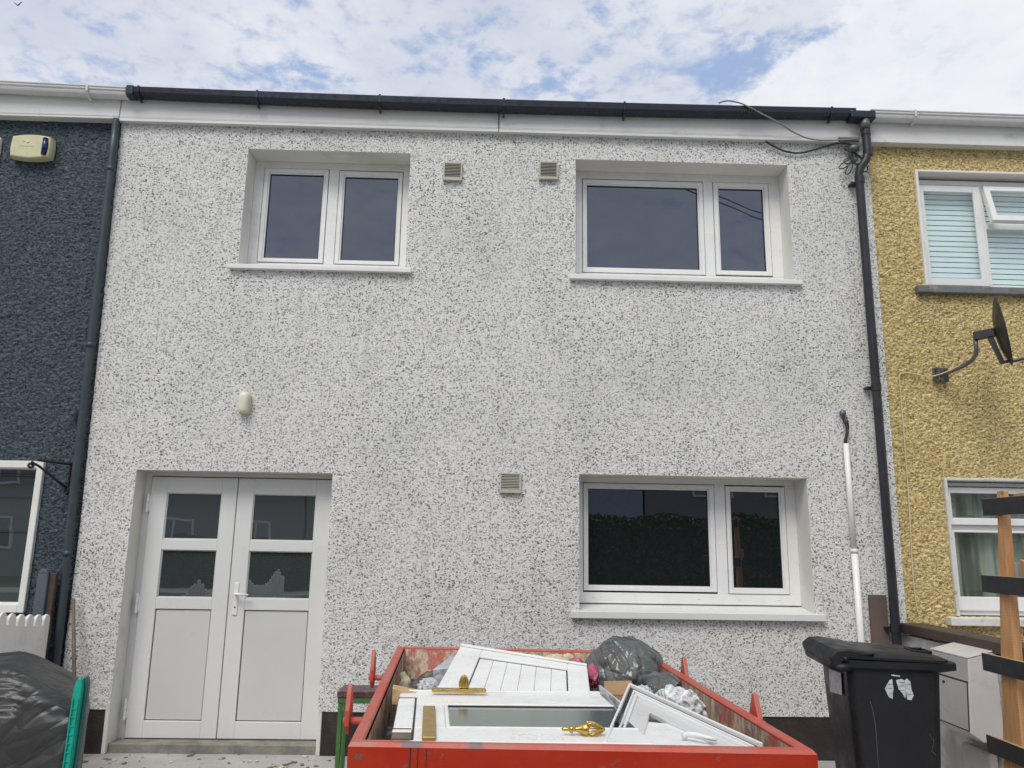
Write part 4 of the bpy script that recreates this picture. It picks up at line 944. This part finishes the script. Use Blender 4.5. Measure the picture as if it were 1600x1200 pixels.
# corners: apex (far), right corner near rim, left corner near rim
Ap, Rr, Ll = Vector((.672, -2.18, .925)), Vector((.990, -3.085, .880)), Vector((.418, -3.085, .880))
nf = (Ll-Ap).cross(Rr-Ap).normalized()
if nf.z < 0: nf = -nf
uR = (Rr-Ap); uL = (Ll-Ap)
def tri(b, i0, i1, h0, h1):
    # mitred bands along both visible arms between inset distances i0..i1 (metres) from the outer edge
    sR, sL = uR.normalized(), uL.normalized(); cs = sR.dot(sL); sn = math.sqrt(1-cs*cs)
    def pt(i, arm, far):
        base = Ap + (sR+sL)*(i/sn)
        if not far: return base
        s = sR if arm == 'R' else sL
        return base + s*((-3.085 - base.y)/s.y)
    for arm in 'RL':
        P = [pt(i0, arm, 0), pt(i0, arm, 1), pt(i1, arm, 1), pt(i1, arm, 0)]
        b.hexa([p + nf*h0 for p in P] + [p + nf*h1 for p in P])
b = MB(); tri(b, 0, .010, -.02, .026); tri(b, .028, .036, -.02, .016); tri(b, .036, .044, -.02, .004); tri(b, .044, .052, -.02, .012); b.build('frame', M['upvc'], wf, bevel=.002)
b = MB(); tri(b, .052, .125, -.02, .000); b.build('inner_frame', M['panel'], wf, bevel=.002)  # greyer material stands in for the shade inside the casement
b = MB(); tri(b, .010, .028, -.02, .010); b.build('seal', M['gasket'], wf)
b = MB(); sL = uL.normalized(); q0 = Ap + sL*.50 + uR.normalized()*.03
b.prism([q0+nf*.012, q0+sL*.16+nf*.012, q0+sL*.16+uR.normalized()*.02+nf*.012, q0+uR.normalized()*.02+nf*.012], nf*.02); b.build('hinge', M['iron'], wf, bevel=.003)
sR = uR.normalized(); q0 = Vector((.735, -2.955, .892))
b = MB().tube([q0, q0+Vector((.015, -.01, .012)), q0+Vector((.045, -.03, .012)), q0+Vector((.075, -.05, .01)), q0+Vector((.105, -.07, .008))], [.013, .010, .012, .008, .007], 8); b.build('handle', M['upvc'], wf, smooth=True)
# white offcut panels inside its opening
tag(MB().hexa([(.56, -3.02, .82), (.86, -3.02, .82), (.80, -2.72, .82), (.62, -2.70, .82), (.555, -3.02, .880), (.855, -3.02, .876), (.80, -2.74, .886), (.60, -2.66, .886)]).build('offcut_panel', M['upvc'], bevel=.004), 'plain white board offcut showing through the old window casement', 'board')

# bags and loose rubbish
bag = blob('rubble_bag', (.82, -1.22, .80), .255, .24, .255, M['greybag'], seed=2, amp=.12, freq=.8, sub=6, ridge=.4, fine=.02, crease=.15); tag(bag, 'large dark grey rubble bag bulging above the far end of the skip', 'rubbish bag')
bag = blob('rubble_bag', (.965, -1.62, .775), .145, .22, .135, M['greybag'], seed=5, amp=.18, freq=1.0, sub=6, ridge=.5, fine=.03, crease=.24); tag(bag, 'smaller grey plastic sack against the right wall of the skip', 'rubbish bag')
bag = blob('clear_bag', (.925, -2.12, .825), .120, .17, .10, M['clearbag'], seed=8, amp=.24, freq=1.3, sub=6, ridge=.5, fine=.04, crease=.36); tag(bag, 'crumpled clear polythene bag beside the right wall of the skip', 'plastic bag')
bag = blob('clear_bag', (.775, -2.0, .865), .055, .06, .045, M['clearbag'], seed=9, amp=.35, freq=2.4, sub=4, ridge=.7, fine=.1); tag(bag, 'small tuft of clear polythene behind the window casement apex', 'plastic bag')
cbx = thing('cardboard_box', 'open brown cardboard box between the rubble bag and the doors', 'cardboard box', (.64, -2.0, .8))
MB().box(.572, .712, -2.06, -2.052, .74, .868).box(.572, .580, -2.052, -1.86, .74, .868).box(.704, .712, -2.052, -1.86, .74, .868).build('side', M['card'], cbx)
MB().hexa([(.576, -2.058, .872), (.712, -2.058, .872), (.712, -2.050, .872), (.576, -2.050, .872), (.575, -2.03, .928), (.712, -2.03, .932), (.712, -2.022, .932), (.575, -2.022, .928)]).build('flap', M['card'], cbx)
# scraps
def scrap(name, c, s, mat, seed, label, cat_, amp=.3, sq=1):
    o = blob(name, c, *s, mat, seed=seed, amp=amp, freq=2.3, sub=4, ridge=.6, fine=.1, sq=sq); return tag(o, label, cat_)
scrap('pink_wrapping', (.560, -1.72, .90), (.035, .12, .065), M['pink'], 3, 'crumpled pink plastic wrapping beside the dark grey rubble bag', 'plastic wrapping')
scrap('pink_wrapping', (.520, -1.30, .90), (.05, .05, .035), M['pink'], 6, 'scrap of pink plastic at the far corner of the boarded door', 'plastic wrapping')
scrap('black_scrap', (-.36, -1.95, .845), (.085, .11, .035), M['blackwrap'], 7, 'torn black plastic lump at the left side of the skip', 'plastic scrap')
scrap('grey_scrap', (-.285, -1.96, .875), (.065, .09, .05), M['greywrap'], 10, 'crumpled pale grey plastic bag left of the boarded door', 'plastic bag')
scrap('foam_lump', (.425, -1.02, .872), (.09, .10, .042), M['pinkfoam'], 12, 'lump of cream broken foam by the far end wall of the skip', 'foam lump')
scrap('foam_lump', (.27, -.95, .872), (.09, .07, .030), M['clearbag'], 13, 'thin shreds of pale foam and polythene along the far rim', 'foam lump')
scrap('foam_lump', (.505, -.98, .885), (.045, .06, .03), M['pinkfoam'], 14, 'small cream foam lump beside the rubble bag', 'foam lump')
scrap('plaster_lump', (-.50, -1.20, .72), (.06, .12, .11), M['pinkfoam'], 15, 'cream plaster lump stuck on the left inside wall of the skip', 'plaster')
tag(MB().hexa([(-.44, -2.16, .855), (-.43, -2.26, .855), (-.16, -2.20, .84), (-.18, -2.10, .84), (-.44, -2.16, .925), (-.43, -2.26, .925), (-.16, -2.20, .868), (-.18, -2.10, .868)]).build('timber_offcut', M['paleboard'], bevel=.002), 'pale timber wedge behind the near door at the left side', 'timber')
tag(MB().hexa([(-.27, -1.75, .84), (-.20, -1.75, .84), (-.12, -1.50, .84), (-.20, -1.48, .84), (-.285, -1.76, .93), (-.20, -1.76, .94), (-.13, -1.50, .965), (-.21, -1.48, .955)]).build('board_piece', M['greywrap'], bevel=.002), 'grey foil faced insulation piece left of the boarded door', 'insulation board')
cat('white_wire', [(-.12, -.78, .90), (-.10, -.95, .91), (-.06, -1.05, .93), (-.05, -1.20, .95)], .006, M['upvc'], 'curled white plastic strip at the far rim of the skip', 'plastic strip')
tag(MB().hexa([(.535, -2.25, .87), (.545, -2.25, .87), (.60, -2.42, .87), (.59, -2.42, .87), (.525, -2.20, .94), (.535, -2.20, .94), (.60, -2.42, .905), (.59, -2.42, .905)]).build('torn_paper', M['greywrap']), 'torn strip of pale paper beside the cardboard box', 'paper')
# fill below so the load rests on something
V = []; F = []; nx, ny = 60, 90
for j in range(ny+1):
    for i in range(nx+1):
        u, v = i/nx, j/ny; x = -.52+.1*v + 1.56*u; y = -.76 - 2.3*v
        V.append((x, y, .74 + .06*noise.noise((x*5, y*5, 1)) + .03*noise.noise((x*17, y*17, 3)) + (.06 if v < .2 else 0)*(1-abs(2*u-1))))
for j in range(ny):
    for i in range(nx): a = j*(nx+1)+i; F.append((a, a+1, a+nx+2, a+nx+1))
t = MT('rubble_mix', rough=.9); n_ = t.vor(22); c = t.mix(t.mr(n_.outputs['Distance'], .1, .6), (.30, .27, .23), (.10, .085, .07)); t.col(c); t.bump(t.noise(30, 6, .6), .02)
tag(mesh('rubble', V, F, t.m), 'mixed builders rubble filling the skip below the old doors', 'rubble', kind='stuff')

# ------------------------------------------------------------ wheelie bin
wb = thing('wheelie_bin', 'black wheelie bin with torn white stickers in front of the garden wall', 'wheelie bin', (2.045, -1.775, .045), rz=R(-8))
# local x runs from the hinge (left) to the front lip (right), y across
def lring(x0, x1, w2, z, r=.045, n=5):
    P = []
    for cx, cy, a0 in ((x1-r, -w2+r, -90), (x1-r, w2-r, 0), (x0+r, w2-r, 90), (x0+r, -w2+r, 180)):
        for k in range(n): a = R(a0 + 90*k/(n-1)); P.append(Vector((cx + r*math.cos(a), cy + r*math.sin(a), z)))
    return P
def loft(rs, name, mat, bev=0, cap=True):
    b = MB(); vs = [[b.b.verts.new(p) for p in r0] for r0 in rs]; n = len(vs[0])
    for A, B in zip(vs, vs[1:]):
        for k in range(n): b.b.faces.new((A[k], A[(k+1) % n], B[(k+1) % n], B[k]))
    if cap: b.b.faces.new(vs[0][::-1]); b.b.faces.new(vs[-1])
    o = b.build(name, mat, None, smooth=True); o.parent = wb
    m_ = o.modifiers.new('e', 'EDGE_SPLIT'); m_.split_angle = R(35); return o
loft([lring(-.16, .20, .20, .06), lring(-.20, .235, .245, .80), lring(-.205, .245, .250, .965)], 'body', M['bin'])
loft([lring(-.215, .250, .258, .945), lring(-.225, .312, .272, .960, .03), lring(-.225, .312, .272, .992, .03), lring(-.22, .307, .268, .996, .03)], 'rim', M['bin'])
def sloped(r0, k): return [Vector((p.x, p.y, p.z + k*(-p.x))) for p in r0]
loft([sloped(lring(-.235, .275, .276, .998, .05), .02), sloped(lring(-.24, .285, .280, 1.010, .06), .02), sloped(lring(-.22, .26, .255, 1.022, .06), .03), sloped(lring(-.12, .19, .19, 1.030, .05), .03)], 'lid', M['bin'])
b = MB().ring(.17, .25, -.10, .02, .008, .008, .008, .008, 1.0, 1.01)
def binpart(b, name, mat=None, bevel=0, smooth=False): o = b.build(name, mat or M['bin'], None, bevel=bevel, smooth=smooth, seg=2); o.parent = wb; return o
b = MB(); 
for q in ((.165, .175, -.12, .02), (.245, .255, -.12, .02), (.175, .245, -.12, -.11), (.175, .245, .01, .02)): b.box(q[0], q[1], q[2], q[3], 1.012, 1.032)
binpart(b, 'lid_grip', bevel=.003)
# hinge end: raised flap and the handle bar bulging out behind
b = MB(); prof = [(-.21, 1.0), (-.24, .975), (-.262, .955), (-.286, .970), (-.297, 1.010), (-.26, 1.042), (-.20, 1.048), (-.07, 1.030), (-.10, 1.018)]
b.prism([(x, -.275, z) for x, z in prof], (0, .55, 0)); binpart(b, 'lid_flap', bevel=.022)
b = MB().tube([(-.20, -.27, .965), (-.250, -.265, .955), (-.268, -.235, .960), (-.268, .235, .960), (-.250, .265, .955), (-.20, .27, .965)], .022, 12); binpart(b, 'handle', smooth=True)
b = MB().tube([(-.22, -.285, 1.000), (-.22, .285, 1.000)], .012, 10); binpart(b, 'hinge_pin', smooth=True)
b = MB().tube([(-.15, -.30, .13), (-.15, .30, .13)], .012, 8); binpart(b, 'axle')
for y in (-.27, .27): b = MB().lathe([(.10, -.02), (.108, -.015), (.108, .015), (.10, .02)], (-.17, y, .11), 'y', 24); binpart(b, 'wheel', M['iron'], smooth=False)
# torn stickers on the near side: side face leans, so follow it
def sticker(poly, name, x0, z0, k=1, mat='label'):
    # near side plane between z .06 (y -.20) and .80 (y -.245)
    def yy(z): return -.20 - .045*(z-.06)/.74 if z < .8 else -.245 - .005*(z-.8)/.095
    P = [Vector((x0+px*k, yy(z0+pz*k)-.0015, z0+pz*k)) for px, pz in poly]; b = MB(); b.prism(P, (0, -.0015, 0)); binpart(b, name, M[mat])
sticker([(0, .0), (.018, -.045), (.040, -.055), (.042, -.03), (.048, .0), (.044, .055), (.030, .05), (.012, .022)], 'sticker', -.035, .862, .85)
sticker([(0, .05), (.03, .058), (.048, .05), (.05, -.02), (.046, -.05), (.03, -.02), (.012, .0)], 'sticker', .020, .862, .85)
sticker([(0, .05), (.012, .062), (.030, .045), (.034, .0), (.044, -.03), (.030, -.058), (.006, -.055), (.002, .0)], 'sticker', .062, .862, .85)
for xx, zz in ((-.027, .862), (-.020, .882), (-.015, .840), (.030, .875), (.032, .855), (.035, .893), (.068, .862), (.068, .884), (.072, .838)): sticker([(0, 0), (.026, .002), (.026, .005), (0, .003)], 'sticker_print', xx, zz, 1, 'bluep')
sticker([(0, 0), (.05, -.006), (.05, .002), (0, .008)], 'label_strip', .000, .925, .8)
# sticker on the back face (faces left)
P = [(-.208, -.15, .915), (-.2065, -.14, .805), (-.206, .07, .785), (-.208, .06, .900)]
b = MB(); b.prism([Vector(p)+Vector((-.003, 0, 0)) for p in P], (-.002, 0, 0)); binpart(b, 'sticker', M['label'])
# a long pale scratch
sticker([(0, 0), (.012, -.05), (.020, -.12), (.024, -.40), (.026, -.40), (.023, -.12), (.015, -.05), (.003, 0)], 'scratch', -.11, .80, 1, 'galv')
sticker([(0, 0), (.014, -.03), (.016, -.03), (.002, 0)], 'scratch', .16, .66, 1, 'galv'); sticker([(0, 0), (.022, -.02), (.023, -.018), (.001, .002)], 'scratch', .165, .58, 1, 'galv'); sticker([(0, 0), (.01, .05), (.012, .05), (.002, 0)], 'scratch', .17, .585, 1, 'galv')

# ------------------------------------------------------------ debris on the yard
t = MT('chip_mix', rough=.9); c = t.mix(t.mr(t.vor(9).outputs['Distance'], .2, .6), (.62, .60, .56), (.16, .14, .12)); t.col(c)
random.seed(21); b = MB()
for i in range(150):
    x, y = random.uniform(-2.9, -.95), random.uniform(-1.2, .02); s = random.uniform(.003, .013); a = random.uniform(0, 3)
    m_ = Matrix.Translation((x, y, .052)) @ Matrix.Rotation(a, 4, 'Z'); b.box(-s*1.6, s*1.6, -s, s, 0, s*.5, m_)
tag(b.build('debris', t.m), 'small chips of plaster and grit on the concrete before the doors', 'debris', kind='stuff')

# ------------------------------------------------------------ bird
bd = MB(); c0 = Vector((-37.6, 47.8, 41.8))
bd.tube([c0+Vector((-.10, 0, -.02)), c0, c0+Vector((.14, 0, .0))], [.02, .05, .02], 8)
bd.prism([c0+Vector((0, -.03, 0)), c0+Vector((.09, -.03, .02)), c0+Vector((.36, -.10, .22)), c0+Vector((.24, -.10, .18))], (0, .03, 0))
bd.prism([c0+Vector((-.02, -.03, 0)), c0+Vector((-.22, -.10, .14)), c0+Vector((-.32, -.10, .17)), c0+Vector((-.10, -.03, .01))], (0, .03, 0))
tag(bd.build('bird', M['dark']), 'small dark bird flying high in the sky at the top left', 'bird')

# ------------------------------------------------------------ the other side of the street (seen in the glass)
def far_house(x0, x1, mat, label, wins, hh=5.6, roofc='slate'):
    h = thing('terraced_house', label, 'house', ((x0+x1)/2, -24, 0)); y = -24
    MB().box(x0, x1, y-8, y, 0, hh).build('wall', mat, h)
    MB().prism([(x0, y+.3, hh-.05), (x0, y-8.3, hh-.05), (x0, y-4, hh+2.4)], (x1-x0, 0, 0)).build('roof', M['slate'], h)
    for a, c, e, f in wins:
        wn_ = MB().ring(a, c, e, f, .08, .08, .08, .08, y+.002, y+.05); wn_.box((a+c)/2-.03, (a+c)/2+.03, y+.002, y+.045, e+.08, f-.08); o = wn_.build('window', M['upvc'], h)
        MB().box(a+.08, c-.08, y+.004, y+.02, e+.08, f-.08).build('pane', M['glass'], o)
M['farblue'] = simple('pale_blue_render', (.42, .47, .55), .8, var=.08); M['fargrey'] = simple('grey_dash', (.30, .29, .27), .9, var=.2, scale=20)
far_house(-14, -7.2, M['fargrey'], 'grey house across the street behind the camera, leftmost', [(-13, -11.4, 3.3, 4.5), (-9.6, -8, 3.3, 4.5), (-13, -11.4, 1, 2.2), (-9.6, -8.4, .1, 2.2)])
far_house(-7.1, -.6, M['fargrey'], 'grey house across the street opposite the double doors', [(-6.4, -5, 3.3, 4.5), (-2.6, -1.2, 3.3, 4.5), (-6.4, -5, 1, 2.2), (-2.6, -1.4, .1, 2.2)])
far_house(-.5, 6.0, M['farblue'], 'pale blue rendered house across the street behind the camera', [(2.2, 4.0, 3.55, 4.6), (0.0, 1.2, 3.5, 4.6), (2.2, 4.0, 1, 2.2)])
far_house(6.1, 12.6, M['fargrey'], 'grey pebble dashed house across the street right of the pale blue one', [(8.0, 9.6, 3.4, 4.6), (10.8, 12, 3.4, 4.6)])
for k in range(4):
    for sgn, x_ in ((1, 12.7+6.6*k), (-1, -20.7-6.6*k)):
        far_house(x_, x_+6.5, M[('fargrey', 'farblue')[k % 2]], 'house %s in the row across the street, %s' % (('second', 'third', 'fourth', 'fifth')[k] , 'to the right' if sgn > 0 else 'to the left'), [(x_+1, x_+2.6, 3.4, 4.6), (x_+4, x_+5.4, 3.4, 4.6), (x_+1, x_+2.6, 1, 2.2)])
def hedge(name, x0, x1, y0, y1, h, label, n, seed):
    random.seed(seed); V = []; F = []
    for i in range(n):
        f = random.random(); x = random.uniform(x0, x1); hh = h*(.9+.14*noise.noise((x*.8, 2, seed)))
        if f < .45: p = Vector((x, y1+random.uniform(-.12, .08), random.uniform(.05, hh)))
        elif f < .75: p = Vector((x, random.uniform(y0, y1), hh+random.uniform(-.2, .15)))
        else: p = Vector((x, random.uniform(y0, y1), random.uniform(.1, hh)))
        a = Vector((random.gauss(0, 1), random.gauss(0, 1), random.gauss(0, 1))).normalized(); c_2 = a.orthogonal().normalized(); s = random.uniform(.04, .09); k = len(V)
        V += [p+a*s, p+c_2*s*.5, p-a*s, p-c_2*s*.5]; F.append((k, k+1, k+2, k+3))
    h_ = thing(name, label, 'hedge', ((x0+x1)/2, (y0+y1)/2, 0)); mesh('foliage', V, F, M['leaf'], h_, smooth=False)
    MB().box(x0+.2, x1-.2, y0+.2, y1-.2, 0, h*.8).build('twigs', M['brownwood'], h_)
hedge('hedge', 2.9, 9.5, -19.6, -18.0, 2.55, 'tall green hedge in a garden across the street', 15000, 2)
hedge('hedge', -13, -4.5, -19.0, -18.0, 1.5, 'low green hedge across the street behind the camera', 9000, 5)
# telegraph pole and the two service wires that the upper right window mirrors
tpole = thing('telegraph_pole', 'wooden telegraph pole at the pavement behind the camera', 'pole', (-.9, -9.0, 0))
MB().tube([(-.9, -9.0, 0), (-.9, -9.0, 10.7)], [.14, .10], 14).build('pole', M['brownwood'], tpole, smooth=True)
MB().box(-1.4, -.4, -8.88, -8.78, 10.2, 10.32).build('crossbar', M['brownwood'], tpole)
for k, dz in enumerate((0, .10)):
    cat('service_wire', [(4.65, -.12, 5.12-dz*.3), (4.1, -1.8, 5.35-dz), (3.66, -3.3, 6.05-dz), (3.46, -4.9, 7.1-dz*1.1), (1.3, -7.0, 9.1-dz), (-.85, -8.9, 10.3-dz)], .010, M['cable'], ('upper' if k == 0 else 'lower') + ' black service wire from the yellow house eave to the telegraph pole', 'wire')
